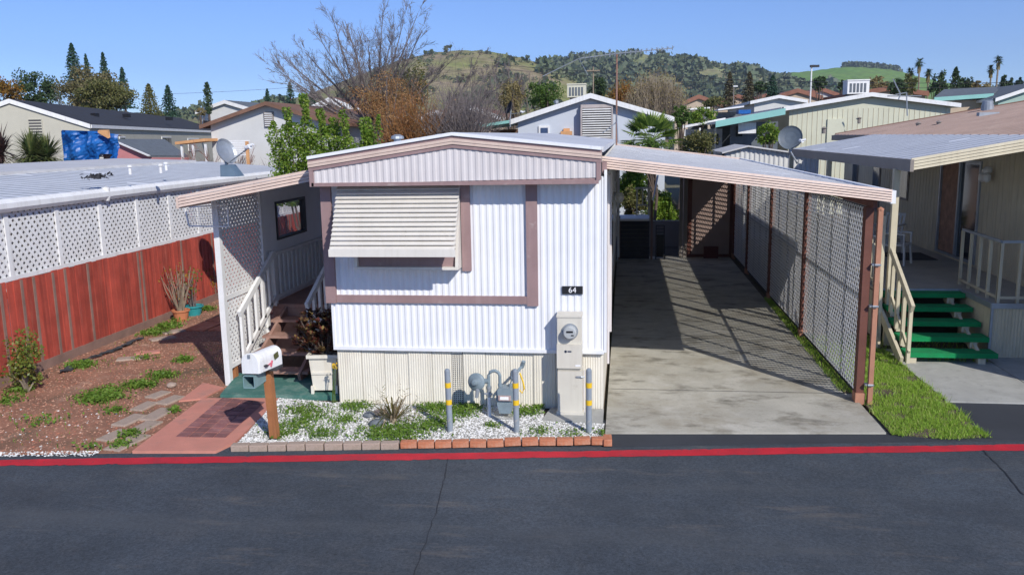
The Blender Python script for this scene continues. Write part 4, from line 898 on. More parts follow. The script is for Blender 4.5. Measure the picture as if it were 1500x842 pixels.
# yard shrub, pots
def shrub(name, label, cat, base, h, r, n, m, nst=6, leaf=.03, group=None, bark='bark', seed=1):
    rg_ = np.random.default_rng(seed); base = np.array(base, float); t = thing(name, label, cat, tuple(base), group)
    P, cl = crown_pts(base+[0, 0, h*.58], (r, r, h*.45), 14, n, rg_, .42, .35)
    P = P[P[:, 2] > base[2]+.02]; mb = MB(); mb.add(*leafquads(P, leaf, rg_)); mb.build('foliage', m, t); mb = MB()
    for c in cl[:nst]: mb.tube([base, base*.5+c*.5+rg_.normal(size=3)*.03*h, c], [.02*h+.006, .012*h+.004, .004], 5)
    mb.build('stems', X[bark], t); return t
sp = G(40, 575); shrub('jade_shrub', 'knee-high jade shrub with thick pale stems by the red fence', 'shrub', (sp[0], sp[1], 0), .85, .42, 1500, L_jade, 9, .028, bark='palebark', seed=4)
sp = G(3, 590); 
def pot(u, v, r, h, m, label, z=0):
    c = (*G(u, v), z); t = thing('flower_pot', label, 'pot', c)
    MB().lathe(c, [(r*.7, 0), (r*.95, h*.85), (r*1.08, h*.86), (r*1.08, h), (r*.92, h), (r*.9, h*.9), (.01, h*.88)], 18).build('pot', m, t); return t, c
t, c = pot(266, 470, .17, .24, X['pot'], 'orange terracotta pot holding dry twigs by the red fence')
def twigs(name, label, c, h, n, m, spread=.3, leafm=None, seed=1, nl=60):
    rg_ = np.random.default_rng(seed); t = thing(name, label, 'plant', c); mb = MB(); tips = []
    for k in range(n):
        a = rg_.uniform(0, 6.28); s = rg_.uniform(.2, 1)*spread*h; hh = h*rg_.uniform(.6, 1); p0 = np.array(c)+[.05*math.cos(a), .05*math.sin(a), 0]
        p2 = np.array(c)+[s*math.cos(a), s*math.sin(a), hh]; pm = p0*.45+p2*.55+rg_.normal(size=3)*.03*h; mb.tube([p0, pm, p2], [.011, .008, .004], 4); tips += [pm, p2]
    mb.build('stems', m, t)
    if leafm:
        T = np.array(tips); i = rg_.integers(0, len(T), nl); P = T[i]+rg_.normal(size=(nl, 3))*.05; mb = MB(); mb.add(*leafquads(P, .03, rg_)); mb.build('leaves', leafm, t)
    return t
twigs('dry_plant', 'leaning bundle of dry reddish canes in the terracotta pot', (c[0], c[1], .2), 1.0, 26, X['palebark'], .4, L_orange, 2, 60)
t, c = pot(284, 462, .2, .22, X['teal'], 'round teal glazed pot standing beside the terracotta pot')
twigs('potted_plant', 'sparse leafy stems growing in the teal pot', (c[0], c[1], .2), .8, 10, X['twig'], .5, L_jade, 3, 110)
c = (*G(312, 440), 0); twigs('fence_shrub', 'small reddish leafed shrub between the teal pot and lattice', c, .9, 14, X['twig'], .4, L_orange, 5, 260)
# landscape cloth scraps
mb = MB(); rg_ = np.random.default_rng(8); path = [G(95, 548), G(120, 532), G(145, 524), G(165, 517), G(185, 508), G(200, 500)]
v = []; n = 40
for i in range(n):
    t = i/(n-1)*(len(path)-1); k = min(int(t), len(path)-2); f = t-k; p = np.array(path[k])*(1-f)+np.array(path[k+1])*f
    w_ = rg_.uniform(.05, .2)
    for s in (-1, -.3, .3, 1): v.append((p[0]+s*w_*.4, p[1]+s*w_+rg_.normal()*.02, .025+rg_.uniform(0, .05)))
mb.add(v, [(4*i+j, 4*i+j+1, 4*i+j+5, 4*i+j+4) for i in range(n-1) for j in range(3)])
tag(mb.build('landscape_cloth', X['charcoal']), 'crumpled strip of black landscape cloth along the fence foot', 'cloth')
# ================================================================== BEHIND THE CARPORT
SH = thing('rear_shed', 'pinkish tan shed closing the far end of the carport', 'shed', (6.3, 15.5, 0))
MB().box(5.66, 7.3, 14.46, 17, 0, 2.55).build('wall', X['shed'], SH)
MB().box(5.62, 5.72, 14.43, 14.47, 0, 2.6).box(5.50, 5.60, 14.40, 14.50, 0, 2.7).build('corner_post', X['greyfascia'], SH); MB().box(5.74, 5.86, 14.44, 14.459, 0, 2.55).box(6.95, 7.05, 14.44, 14.459, 0, 2.55).box(5.861, 6.949, 14.44, 14.459, 0, .12).build('trim', X['brown'], SH)
MB().box(5.5, 7.4, 14.4, 17.1, 2.56, 2.62).build('roof', X['metalroof'], SH)
tag(MB().box(6.22, 6.60, 14.2, 14.38, .035, .36).box(6.20, 6.62, 14.19, 14.2, .03, .37).build('storage_box', X['maroon']), 'flat maroon box leaning at the foot of the rear shed wall', 'box')
RS = thing('rear_steps', 'black-skirted rear landing with grey handrail posts behind the home', 'landing', (4.2, 14.5, 0))
mb = MB()
for k in range(9): mb.box(3.78, 4.62, 13.98+.01*(k % 2), 14.02, .04+k*.123, .155+k*.123)
mb.build('skirt_board', X['charcoal'], RS); MB().box(3.70, 4.72, 13.99, 15.3, 1.15, 1.21).build('floor', X['greywall'], RS)
for x in (3.72, 4.66): MB().box(x, x+.06, 13.93, 13.97, 0, 1.3 if x < 4 else 1.75).build('post', X['greyboard'], RS)
MB().box(4.62, 4.69, 13.98, 14.06, 1.15, 2.0).build('newel_post', X['tan'], RS)
mb = MB().box(4.25, 4.30, 15.1, 15.16, 1.2, 2.05).box(4.60, 4.66, 15.1, 15.16, 1.2, 2.05).box(4.2, 4.7, 15.08, 15.18, 2.0, 2.05).box(4.3, 4.66, 15.1, 15.15, 1.5, 1.54).box(4.42, 4.46, 15.1, 15.15, 1.54, 2.0); mb.build('handrail', X['tan'], RS)
MB().box(3.7, 3.76, 13.9, 13.93, .1, 2.9).build('downpipe', X['white'], RS)
tag(MB().bar((4.72, 14.6, 1.6), (4.98, 15.6, 2.8), .04, .04).build('leaning_pole', X['white']), 'thin white pole slanting up behind the rear landing', 'pole')
CT = thing('folded_cart', 'folded black wire cart leaning beside the rear landing', 'cart', (5.0, 14.1, 0))
mb = MB()
for x in (4.82, 5.06): mb.tube([(x, 13.95, .05), (x, 14.15, 1.0)], .012, 6)
for z in np.linspace(.1, 1.0, 10): mb.tube([(4.82, 13.96+.2*z, z), (5.06, 13.96+.2*z, z)], .008, 5)
for x in np.linspace(4.85, 5.03, 6): mb.tube([(x, 13.96, .1), (x, 14.15, 1.0)], .006, 5)
mb.box(4.84, 5.04, 14.0, 14.2, .1, .75); mb.build('frame', X['black'], CT); MB().lathe((4.80, 14.0, .08), [(.07, 0), (.07, .02)], 14, (1, 0, 0)).build('wheel', X['black'], CT); MB().lathe((5.07, 14.0, .08), [(.07, 0), (.07, .02)], 14, (1, 0, 0)).build('wheel', X['black'], CT)
# ================================================================== RIGHT NEIGHBOUR
NR = thing('tan_mobile_home', 'olive-beige mobile home with pinkish-brown metal roof on the right', 'mobile home', (13, 8, 0))
WX = 10.85
mb = MB(); 
def vs(mb, y0, y1, z0, z1, x=WX, p=.2):
    mb.box(x, x+.1, y0, y1, z0, z1); y = y0+.1
    while y < y1-.02: mb.box(x-.006, x+.001, y, y+.012, z0, z1); y += p
vs(mb, .2, 6.9, .05, 3.55); vs(mb, 9.1, 17.6, .05, 3.55); mb.box(WX, WX+.1, 6.9, 9.1, 3.0, 3.55).box(WX, WX+.1, 6.9, 9.1, .05, .95)
for yy in (.2, 17.5): mb.prism([(WX+.1, .05), (25, .05), (25, 3.4), (18.1, 4.6), (WX+.1, 3.45)], 'y', yy, yy+.1)
mb.build('wall', X['olive'], NR)
sd = MB().box(WX-.03, WX+.06, 6.9, 6.97, .95, 3.0).box(WX-.03, WX+.06, 9.03, 9.1, .95, 3.0).box(WX-.03, WX+.06, 7.95, 8.02, .97, 2.95).box(WX-.03, WX+.06, 6.97, 9.03, 2.95, 3.0).box(WX-.03, WX+.06, 6.97, 9.03, .95, .99).build('sliding_door', X['steel'], NR)
MB().box(WX+.02, WX+.03, 6.97, 9.03, .99, 2.95).build('pane', X['glass'], sd)
MB().box(WX+.012, WX+.018, 8.03, 9.02, 1.0, 2.94).build('curtain', X['curtain'], sd)
for a, b, z0, z1 in ((11.2, 11.9, 1.9, 2.95), (13.6, 14.3, 1.4, 2.95), (15.9, 16.5, 1.9, 2.95)):
    f = MB().box(WX-.03, WX, a, b, z0, z1).build('window', X['greyfascia'], NR); MB().box(WX-.036, WX-.031, a+.06, b-.06, z0+.06, z1-.06).build('pane', X['glass'], f)
zr = lambda x: 3.50+(4.72-3.50)*(x-10.55)/7.6
mb = MB(); mb.hexa([(10.55, -.2, zr(10.55)-.05), (18.1, -.2, zr(18.1)-.05), (18.1, 17.9, zr(18.1)-.05), (10.55, 17.9, zr(10.55)-.05), (10.55, -.2, zr(10.55)), (18.1, -.2, zr(18.1)), (18.1, 17.9, zr(18.1)), (10.55, 17.9, zr(10.55))])
mb.hexa([(18.1, -.2, zr(18.1)-.05), (25.6, -.2, 3.45), (25.6, 17.9, 3.45), (18.1, 17.9, zr(18.1)-.05), (18.1, -.2, zr(18.1)), (25.6, -.2, 3.5), (25.6, 17.9, 3.5), (18.1, 17.9, zr(18.1))])
y = 0.1
while y < 17.8: mb.hexa([(10.56, y, zr(10.56)), (18, y, zr(18)), (18, y+.03, zr(18)), (10.56, y+.03, zr(10.56)), (10.56, y, zr(10.56)+.025), (18, y, zr(18)+.025), (18, y+.03, zr(18)+.025), (10.56, y+.03, zr(10.56)+.025)]); y += .42
rf = mb.build('roof', X['brownroof'], NR)
MB().box(10.48, 10.56, -.2, 17.9, 3.33, 3.49).build('fascia', X['greyfascia'], NR)
MB().box(10.56, WX+.1, 0, 17.7, 3.36, 3.40).build('soffit', X['greyfascia'], NR)
MB().hexa([(10.6, 17.91, zr(10.6)-.12), (18.1, 17.91, zr(18.1)-.12), (18.1, 17.97, zr(18.1)-.12), (10.6, 17.97, zr(10.6)-.12), (10.6, 17.91, zr(10.6)+.04), (18.1, 17.91, zr(18.1)+.06), (18.1, 17.97, zr(18.1)+.06), (10.6, 17.97, zr(10.6)+.04)]).build('ridge_cap', X['rustroof'], NR)
def onroof(u, v):
    p = CAM.copy(); d = _f+(u-750)/FPX*RR-(v-421)/FPX*UU
    # plane z = a + b x
    b = (4.72-3.50)/7.6; a = 3.50-b*10.55; t = (a+b*p[0]-p[2])/(d[2]-b*d[0]); return p+t*d
for u, v, k in ((1446, 162, 'big'), (1448, 169, 'flat'), (1345, 185, 's'), (1375, 183, 's'), (1258, 177, 's'), (1207, 192, 's')):
    p = onroof(u, v); s = ppm(p[1])
    if k == 'big': MB().lathe(p, [(8/s, -.1), (8/s, 8/s), (7/s, 8/s), (7/s, 12/s), (6/s, 13/s), (0.01, 13/s)], 14).build('roof_vent', X['steel'], rf)
    elif k == 'flat': MB().box(p[0]-12/s, p[0]+14/s, p[1], p[1]+10/s, p[2]-.1, p[2]+4/s).build('roof_vent', X['steel'], rf)
    else: MB().lathe(p, [(3/s, -.1), (3/s, 3/s), (4.5/s, 3.5/s), (.01, 6/s)], 8).build('roof_vent', X['greyfascia'], rf)
AWN = thing('patio_awning', 'wide ribbed patio awning with beige fascia over the right porch', 'awning', (9.5, 8, 0))
az = lambda x: 3.17+(3.52-3.17)*(x-8.42)/(10.5-8.42)
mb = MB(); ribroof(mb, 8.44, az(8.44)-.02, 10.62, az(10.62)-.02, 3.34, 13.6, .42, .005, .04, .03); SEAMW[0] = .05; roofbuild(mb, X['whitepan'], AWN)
mb = MB(); ribfascia(mb, (8.40, 3.32, az(8.40)+.02), (12.2, 3.32, az(12.2)+.02), .19, 4, .03); mb.build('fascia', X['tan'], AWN)
MB().hexa([(8.38, 3.30, 2.98), (8.435, 3.30, 2.98), (8.435, 13.6, 2.98), (8.38, 13.6, 2.98), (8.38, 3.30, 3.17), (8.435, 3.30, 3.17), (8.435, 13.6, 3.17), (8.38, 13.6, 3.17)]).build('fascia', X['greyfascia'], AWN)
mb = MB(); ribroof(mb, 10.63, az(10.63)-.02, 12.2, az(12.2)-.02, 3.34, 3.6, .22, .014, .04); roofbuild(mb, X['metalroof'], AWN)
for y in (4.0, 8.8, 13.2): MB().box(8.34, 8.44, y-.05, y+.05, .0, 3.0).build('post', X['tan'], AWN)
# deck
ND = thing('carpeted_deck', 'raised porch deck with olive skirting and beige railings on the right', 'deck', (10, 6, 0))
mb = MB(); 
for z0, z1, xa, xb, ya, yb in ((.85, .9, 8.30, 10.84, 4.42, 13.5), (.85, .9, 9.70, 10.84, 3.12, 4.42), (.85, .9, 10.84, 14, 3.12, 3.6)): mb.box(xa, xb, ya, yb, z0, z1)
mb.build('floor', X['deck'], ND)
MB().box(9.67, 14, 3.09, 3.118, .83, .915).box(9.665, 9.695, 3.119, 4.44, .83, .915).box(8.3, 9.66, 4.385, 4.415, .83, .915).build('edge_trim', X['steel'], ND)
mb = MB(); corr(mb, 9.72, 13.9, lambda x: .03, lambda x: .83, 3.14, .05, .008); mb.box(9.69, 9.72, 3.13, 4.42, .03, .83).box(8.3, 8.33, 4.45, 13.5, .03, .83); mb.build('skirting', X['olive'], ND)
MB().box(9.675, 9.71, 3.10, 3.135, .02, .83).build('corner_trim', X['steel'], ND)
def rail(p, q, zb, h, n, m=X['tan']):
    p = np.array(p, float); q = np.array(q, float); mb = MB(); a = np.append(p, zb+h); b = np.append(q, zb+h)
    mb.bar(a, b, .045, .04); r = mb.build('top_rail', X['steel'] if m is X['tan'] else m, ND); mb = MB().bar(np.append(p, zb+.09), np.append(q, zb+.09), .035, .04)
    for k in range(n):
        t = k/(n-1); c = p*(1-t)+q*t; mb.box(c[0]-.022, c[0]+.022, c[1]-.022, c[1]+.022, zb, zb+h-.02)
    mb.build('balusters', m, ND)
rc = at(1461, 445, z=.9); rb = at(1418, 416, z=.9)
rail((9.80, 3.22), (9.86, 4.95), .9, .98, 5); rail((9.80, 3.20), (13.5, 3.20), .9, .98, 14)
rail((8.36, 4.5), (8.36, 13.3), .9, .85, 30)
NS = thing('carpeted_steps', 'five bright green turf-covered steps up to the right deck', 'steps', (9, 3.5, 0))
for k in range(5):
    y = 2.68+.36*k; z = .20+.17*k
    MB().box(8.31, 9.66, y, y+.32, z-.075, z).build('tread', X['carpet'], NS)
    for xb in (8.36, 9.38): MB().box(xb, xb+.11, y+.02, y+.12, z-.17, z-.075).build('block', X['tan'], NS)
for x in (8.25, 9.44): MB().bar((x, 2.72, .04), (x, 4.4, .80), .05, .16).build('stringer', X['tan'], NS)
# left handrail of steps
hb = at(1337, 452, x=8.24); ht = at(1306, 366, x=8.24)
MB().bar(hb, ht, .05, .11).build('handrail', X['tan'], NS)
mb = MB()
for k in range(4):
    t = .08+k*.27; c = hb*(1-t)+ht*t; mb.box(8.22, 8.27, c[1]-.035, c[1]+.035, max(.05, c[2]-.98+.05), c[2])
mb.bar((8.245, hb[1]+.05, .28), (8.245, ht[1], 1.05), .03, .06)
mb.build('balusters', X['tan'], NS)
# second leaning rail pieces beside it
mb = MB().bar((8.18, 3.7, .0), (8.30, 4.2, 2.2), .05, .05).bar((8.12, 3.6, .0), (8.2, 4.4, 1.7), .045, .05); mb.build('brace', X['tan'], NS)
tag(MB().box(9.6, 10.5, 7.9, 9.0, .902, .915).build('door_mat', X['charcoal']), 'dark doormat in front of the sliding glass door', 'mat')
# plastic chairs
def chair():
    t = thing('plastic_chair', 'white moulded plastic armchair on the porch nearest the railing', 'chair', (0, 0, 0), 'white plastic chairs on the right porch')
    child(MB().hexa([(-.22, -.22, .40), (.22, -.22, .40), (.2, .22, .38), (-.2, .22, .38), (-.22, -.22, .43), (.22, -.22, .43), (.2, .22, .41), (-.2, .22, .41)]), 'seat', X['lamp'], t)
    mb = MB()
    for k in range(6): x = -.19+k*.076; mb.bar((x, .21, .41), (x*1.05, .34, .86), .045, .015, (0, 1, 0))
    mb.bar((-.22, .345, .87), (.22, .345, .87), .02, .06); child(mb, 'backrest', X['lamp'], t)
    for sx in (-1, 1):
        for sy in (-1, 1): child(MB().bar((sx*.25, sy*.23, 0), (sx*.21, sy*.2, .42), .05, .035, (0, 1, 0)), 'leg', X['lamp'], t)
        child(MB().bar((sx*.25, -.22, .64), (sx*.23, .3, .66), .055, .03).bar((sx*.25, -.2, .4), (sx*.25, -.2, .64), .04, .03, (0, 1, 0)), 'armrest', X['lamp'], t)
    return t
ch = chair(); ch.location = (9.5, 7.4, .9); ch.rotation_euler = (0, 0, 1.0)
c2 = copy_tree(ch); c2.location = (9.75, 8.9, .9); c2.rotation_euler = (0, 0, -.7); c2['label'] = 'white plastic chair farther back beside the porch wall'
lp = MB().lathe((WX-.05, 6.35, 2.85), [(.05, 0), (.08, .05), (.08, .1), (.03, .16)], 10, (-1, 0, 0)).build('wall_lamp', X['lamp'], NR); MB().lathe((WX-.14, 6.3, 2.72), [(.02, -.1), (.07, -.06), (.07, .04), (.02, .1)], 10).lathe((WX-.14, 6.5, 2.72), [(.02, -.1), (.07, -.06), (.07, .04), (.02, .1)], 10).build('lamp_head', X['lamp'], lp)
# satellite dish on the awning
cdp = at(1158, 202, y=11.2); be = at(1168, 240, y=11.2); el_ = at(1158, 222, y=11.2)
dish('satellite_dish', 'large dark-faced satellite dish on the corner of the right patio awning', be, el_, cdp, (-.35, -1, .25), 17/ppm(11.2), mat('dish_slate', (.11, .135, .16), .5), at(1176, 207, y=10.7))
# far white shed
WSH = thing('white_shed', 'low white metal shed with shallow grey roof behind the carport', 'shed', (8, 17, 0))
a = at(1062, 222, y=19.); b = at(1150, 226, y=19.); zt = at(1097, 213, y=19.)[2]
xL, xR = at(1057, 222, y=19.)[0], at(1200, 226, y=19.)[0]; xm = at(1095, 213, y=19)[0]; ze = at(1057, 223, y=19.)[2]; zf = at(1200, 228, y=19.)[2]
mb = MB(); corr(mb, xL+.1, xR, lambda x: 0, lambda x: (ze+(zt-ze)*(x-xL)/(xm-xL) if x < xm else zt+(zf-zt)*(x-xm)/(xR-xm))-.05, 19, .16, .03); mb.build('wall', X['whitehouse'], WSH)
mb = MB()
for p, q, zp, zq in ((xL, xm, ze, zt), (xm, xR, zt, zf)): mb.hexa([(p, 18.8, zp-.05), (q, 18.8, zq-.05), (q, 22.5, zq-.05), (p, 22.5, zp-.05), (p, 18.8, zp), (q, 18.8, zq), (q, 22.5, zq), (p, 22.5, zp)])
mb.build('roof', X['whiteroof'], WSH)
# ================================================================== HILLS
def nmap(name, cols, scale, rough=.95, det=7, bscale=None):
    m = bpy.data.materials.new(name); m.use_nodes = True; t = m.node_tree; N = t.nodes; L = t.links; b = N['Principled BSDF']; b.inputs['Roughness'].default_value = rough; b.inputs['Specular IOR Level'].default_value = .1
    tc = N.new('ShaderNodeTexCoord'); n = N.new('ShaderNodeTexNoise'); n.inputs['Scale'].default_value = scale; n.inputs['Detail'].default_value = det; n.inputs['Roughness'].default_value = .62
    L.new(tc.outputs['Object'], n.inputs[0]); r = N.new('ShaderNodeValToRGB'); e = r.color_ramp.elements
    while len(e) < len(cols): e.new(.5)
    for i, c in enumerate(cols): e[i].position = .3+.4*i/(len(cols)-1); e[i].color = (*c, 1)
    L.new(n.outputs[0], r.inputs[0])
    n2 = N.new('ShaderNodeTexNoise'); n2.inputs['Scale'].default_value = scale*14; n2.inputs['Detail'].default_value = 6; L.new(tc.outputs['Object'], n2.inputs[0])
    mx = N.new('ShaderNodeMix'); mx.data_type = 'RGBA'; mx.blend_type = 'MULTIPLY'; mx.inputs[0].default_value = .8
    r2 = N.new('ShaderNodeMapRange'); r2.inputs[1].default_value = .35; r2.inputs[2].default_value = .7; r2.inputs[3].default_value = .55; r2.inputs[4].default_value = 1.15; L.new(n2.outputs[0], r2.inputs[0])
    L.new(r.outputs[0], mx.inputs[6]); L.new(r2.outputs[0], mx.inputs[7]); L.new(mx.outputs[2], b.inputs['Base Color']); return m
HG = {}
def hill(key, Yr, prof, front, m, seed, amp=.05):
    rg = np.random.default_rng(seed); us = np.array([p[0] for p in prof], float); vs_ = np.array([p[1] for p in prof], float)
    n, k = 150, 40; u = np.linspace(us[0], us[-1], n); v = np.interp(u, us, vs_); v = np.convolve(np.pad(v, 3, 'edge'), np.ones(7)/7, 'valid')+.5*np.sin(u*.31+seed)+.4*np.sin(u*.83)
    P = np.array([at(a, b, y=Yr) for a, b in zip(u, v)]); V = np.zeros((n, k, 3))
    for j in range(k):
        t = j/(k-9); 
        if t <= 1:
            x = P[:, 0]; y = Yr-front*(1-t)+0*x; wv = 1+amp*np.sin(x*.011+3*t*3+seed)*np.sin(math.pi*min(t, 1))*2+amp*np.sin(x*.027+t*9)*math.sin(math.pi*t)
            z = P[:, 2]*(t**1.15)*wv
        else:
            x = P[:, 0]; y = Yr+(t-1)*front*1.2+0*x; z = P[:, 2]*(1-(t-1)*1.2)
        V[:, j] = np.stack([x, y, z-.5*(t == 0)], 1)
    F = [(i*k+j, (i+1)*k+j, (i+1)*k+j+1, i*k+j+1) for i in range(n-1) for j in range(k-1)]
    o = MB().add(V.reshape(-1, 3), F).build('hills', m, smooth=True, origin=(0, Yr, 0)); structure(o); HG[key] = (u, V, k); return o
m1 = nmap('hill_grass_brown', [(.19, .24, .07), (.29, .29, .11), (.36, .28, .18), (.24, .29, .09)], .012)
m2 = nmap('hill_grass_green', [(.20, .27, .08), (.30, .32, .14), (.38, .31, .21)], .010)
m3 = nmap('hill_meadow', [(.13, .28, .04), (.19, .34, .055), (.22, .31, .08)], .008)
hill('a', 620, [(-500, 200), (-200, 190), (0, 176), (150, 172), (265, 165), (285, 158), (330, 160), (400, 152), (450, 142), (490, 130), (540, 106), (580, 90), (620, 80), (650, 75), (700, 73), (740, 79), (790, 92), (830, 108), (870, 130), (930, 160), (980, 175)], 330, m1, 1)
hill('b', 1050, [(640, 140), (700, 112), (770, 95), (800, 91), (850, 86), (900, 82), (930, 79), (980, 83), (1040, 90), (1080, 97), (1110, 106), (1130, 114), (1170, 130), (1230, 150), (1300, 175)], 520, m2, 2, .10)
hill('c', 1450, [(960, 125), (1050, 114), (1120, 110), (1180, 105), (1230, 99), (1260, 98), (1310, 102), (1340, 112), (1400, 126), (1450, 132), (1500, 134), (1700, 140), (2000, 160)], 600, m3, 3)
def pxof(P):
    d = np.asarray(P)-CAM; z = d@_f; return 750+FPX*(d@RR)/z, 421-FPX*(d@UU)/z
def woods(key, n, fn, r0, r1, m, seed, name, label, nq=34):
    rg = np.random.default_rng(seed); u, V, k = HG[key]; mb = MB(); cnt = 0; tries = 0; C = []; S_ = []
    while cnt < n and tries < n*60:
        tries += 1; i = rg.integers(0, len(u)-1); j = rg.uniform(1, k-9.5); j0 = int(j); f = j-j0; g = rg.uniform()
        p = (V[i, j0]*(1-f)+V[i, j0+1]*f)*(1-g)+(V[i+1, j0]*(1-f)+V[i+1, j0+1]*f)*g
        pu, pv = pxof(p)
        if rg.uniform() < fn(pu, pv, p): C.append(p); S_.append(rg.uniform(r0, r1)); cnt += 1
    C = np.array(C); S_ = np.array(S_)
    q = rg.normal(size=(len(C), nq, 3)); q /= np.linalg.norm(q, axis=2)[:, :, None]; q *= rg.uniform(.55, 1, (len(C), nq, 1)); q[:, :, 2] = np.abs(q[:, :, 2])*.85+.1
    pts = C[:, None]+q*S_[:, None, None]; sz = np.repeat(S_*.30, nq)
    a, F = leafquads(pts.reshape(-1, 3), 1.0, rg, .8); a = a.reshape(-1, 4, 3); cen = pts.reshape(-1, 1, 3); a = cen+(a-cen)*sz[:, None, None]
    mb.add(a.reshape(-1, 3), F); o = mb.build(name, m, origin=(0, HG[key][1][0, -9, 1], 0)); return tag(o, label, 'woodland', kind='stuff')
def pn(x, y, s): return .5+.5*np.sin(x*s+2*np.sin(y*s*.7))*np.cos(y*s*1.3+1.5*np.sin(x*s*.5))
L_wood = leafmat('far_oak_leaf', [(.085, .12, .06), (.125, .155, .075), (.10, .13, .07), (.16, .175, .09)], trans=.05)
woods('b', 3400, lambda u, v, p: (pn(u, v*2.2, .045) > .27)*(v < 178)*1.0*((u > 985) or (pn(u, v*2, .06) > .35) or v > 100), 3, 11, L_wood, 11, 'hillside_woodland', 'dark oak woodland covering the broad far hill', 22)
woods('a', 300, lambda u, v, p: (v > 118)*(pn(u, v*2, .05) > .45)*(u > 560) + (u > 735)*(v > 84)*.9+(u < 560)*(v > 138)*(.5), 4, 8, L_wood, 12, 'hillside_woodland', 'scrub and oaks on the lower slope of the bare green hill')
woods('a', 90, lambda u, v, p: (v < 118)*(u > 540)*.6, 1.2, 2.4, L_wood, 13, 'hillside_scrub', 'scattered small bushes on the bare upper hill', 20)
woods('c', 60, lambda u, v, p: (v > 120)*(pn(u, v*2, .05) > .6), 8, 15, L_wood, 14, 'hillside_woodland', 'clumps of oaks low on the bright green meadow hill')
u_, V_, k_ = HG['c']; rg = np.random.default_rng(21); pts = []
for u in np.arange(1237, 1318, 2.2): p = at(u+rg.uniform(-1, 1), np.interp(u, [1230, 1260, 1310, 1325], [98, 97, 102, 107])-rg.uniform(0, 1.5), y=1455); pts.append(p)
pts = np.array(pts); q = rg.normal(size=(len(pts), 40, 3)); q /= np.linalg.norm(q, axis=2)[:, :, None]; P = (pts[:, None]+q*5.5).reshape(-1, 3)
tag(MB().add(*leafquads(P, 2.4, rg, .8)).build('hilltop_grove', L_wood), 'dark line of trees crowning the bright green meadow hill', 'grove', kind='stuff')
# ================================================================== HOUSES
def dirv(a): return np.array([math.cos(a), math.sin(a), 0.])
def ghouse(name, label, cat, E, ang, hw, L, ze, zr, wall, roof, trim, rt=.16, oh=.35, wins=(), zg=0, parts=True, vs_=None):
    "gabled building: E near right eave corner of the gable end, ang = ridge direction, gable end runs to the left of it"
    E = np.array([E[0], E[1], 0.]); a = dirv(ang); b = dirv(ang+math.pi/2); t = thing(name, label, cat, (E[0]+b[0]*hw, E[1]+b[1]*hw, 0))
    z = lambda p, h: np.array([p[0], p[1], h])
    A0, B0, P0 = E, E+b*2*hw, E+b*hw; A1, B1, P1 = A0+a*L, B0+a*L, P0+a*L
    v = [z(A0, zg), z(B0, zg), z(B0, ze), z(P0, zr-.03), z(A0, ze), z(A1, zg), z(B1, zg), z(B1, ze), z(P1, zr-.03), z(A1, ze)]
    fixn(MB().add(v, [(0, 1, 2, 3, 4), (9, 8, 7, 6, 5), (0, 4, 9, 5), (1, 6, 7, 2), (2, 7, 8, 3), (3, 8, 9, 4), (0, 5, 6, 1)]).build('wall', wall, t))
    sl = (zr-ze)/hw; mb = MB(); mt = MB()
    for s in (0, 1):
        e = (A0-b*oh) if s == 0 else (B0+b*oh); zee = ze-sl*oh
        q = [z(e-a*oh, zee), z(P0-a*oh, zr), z(P1+a*oh, zr), z(e+a*(L+oh), zee)]
        mb.hexa([p+[0, 0, .0] for p in q]+[p+[0, 0, rt*.5] for p in q])
        q2 = [z(e-a*(oh+.03), zee-rt*.5), z(P0-a*(oh+.03), zr-rt*.5), z(P0-a*(oh-.04), zr-rt*.5), z(e-a*(oh-.04), zee-rt*.5)]
        mt.hexa(q2+[p+[0, 0, rt] for p in q2])
        o_ = -b if s == 0 else b
        q3 = [z(e, zee-rt*.4), z(e+a*(L+oh), zee-rt*.4), z(e+o_*.05+a*(L+oh), zee-rt*.4), z(e+o_*.05, zee-rt*.4)]
        mt.hexa(q3+[p+[0, 0, rt*.8] for p in q3])
    r = fixn(mb.build('roof', roof, t)); fixn(mt.build('roof_trim', trim, t))
    for w_ in wins:
        face, s, z0, z1, ww = w_[:5]; kind = w_[5] if len(w_) > 5 else 'win'
        o, d, n = (A0, b, -a) if face == 'g' else (A0, a, -b)
        p = o+d*s; fr = MB()
        def bx(s0, s1, za, zb, n0, n1): c = [p+d*s0+n*n0, p+d*s1+n*n0, p+d*s1+n*n1, p+d*s0+n*n1]; return [z(k, za) for k in c]+[z(k, zb) for k in c]
        fr.hexa(bx(0, ww, z0, z1, .0, .05)); f = fixn(fr.build('window' if kind != 'vent' else 'louver_vent', X['white'] if kind != 'vent' else wall, t))
        g = MB()
        if kind == 'win':
            for k in range(2): g.hexa(bx(.07+k*(ww/2-.02), ww/2-.05+k*(ww/2), z0+.07, z1-.07, .051, .06))
            fixn(g.build('pane', X['glass'], f))
        elif kind == 'one': g.hexa(bx(.08, ww-.08, z0+.08, z1-.08, .051, .06)); fixn(g.build('pane', X['glass'], f))
        elif kind == 'vent':
            n_ = 7
            for k in range(n_): zz = z0+(z1-z0)*(k+.2)/n_; g.hexa(bx(.03, ww-.03, zz, zz+(z1-z0)/n_*.5, .051, .056))
            fixn(g.build('slats', X['charcoal'], f))
    return t, r
def sameZ(u, v, zz):
    d = _f+(u-750)/FPX*RR-(v-421)/FPX*UU; t = (zz-CAM[2])/d[2]; return CAM+t*d
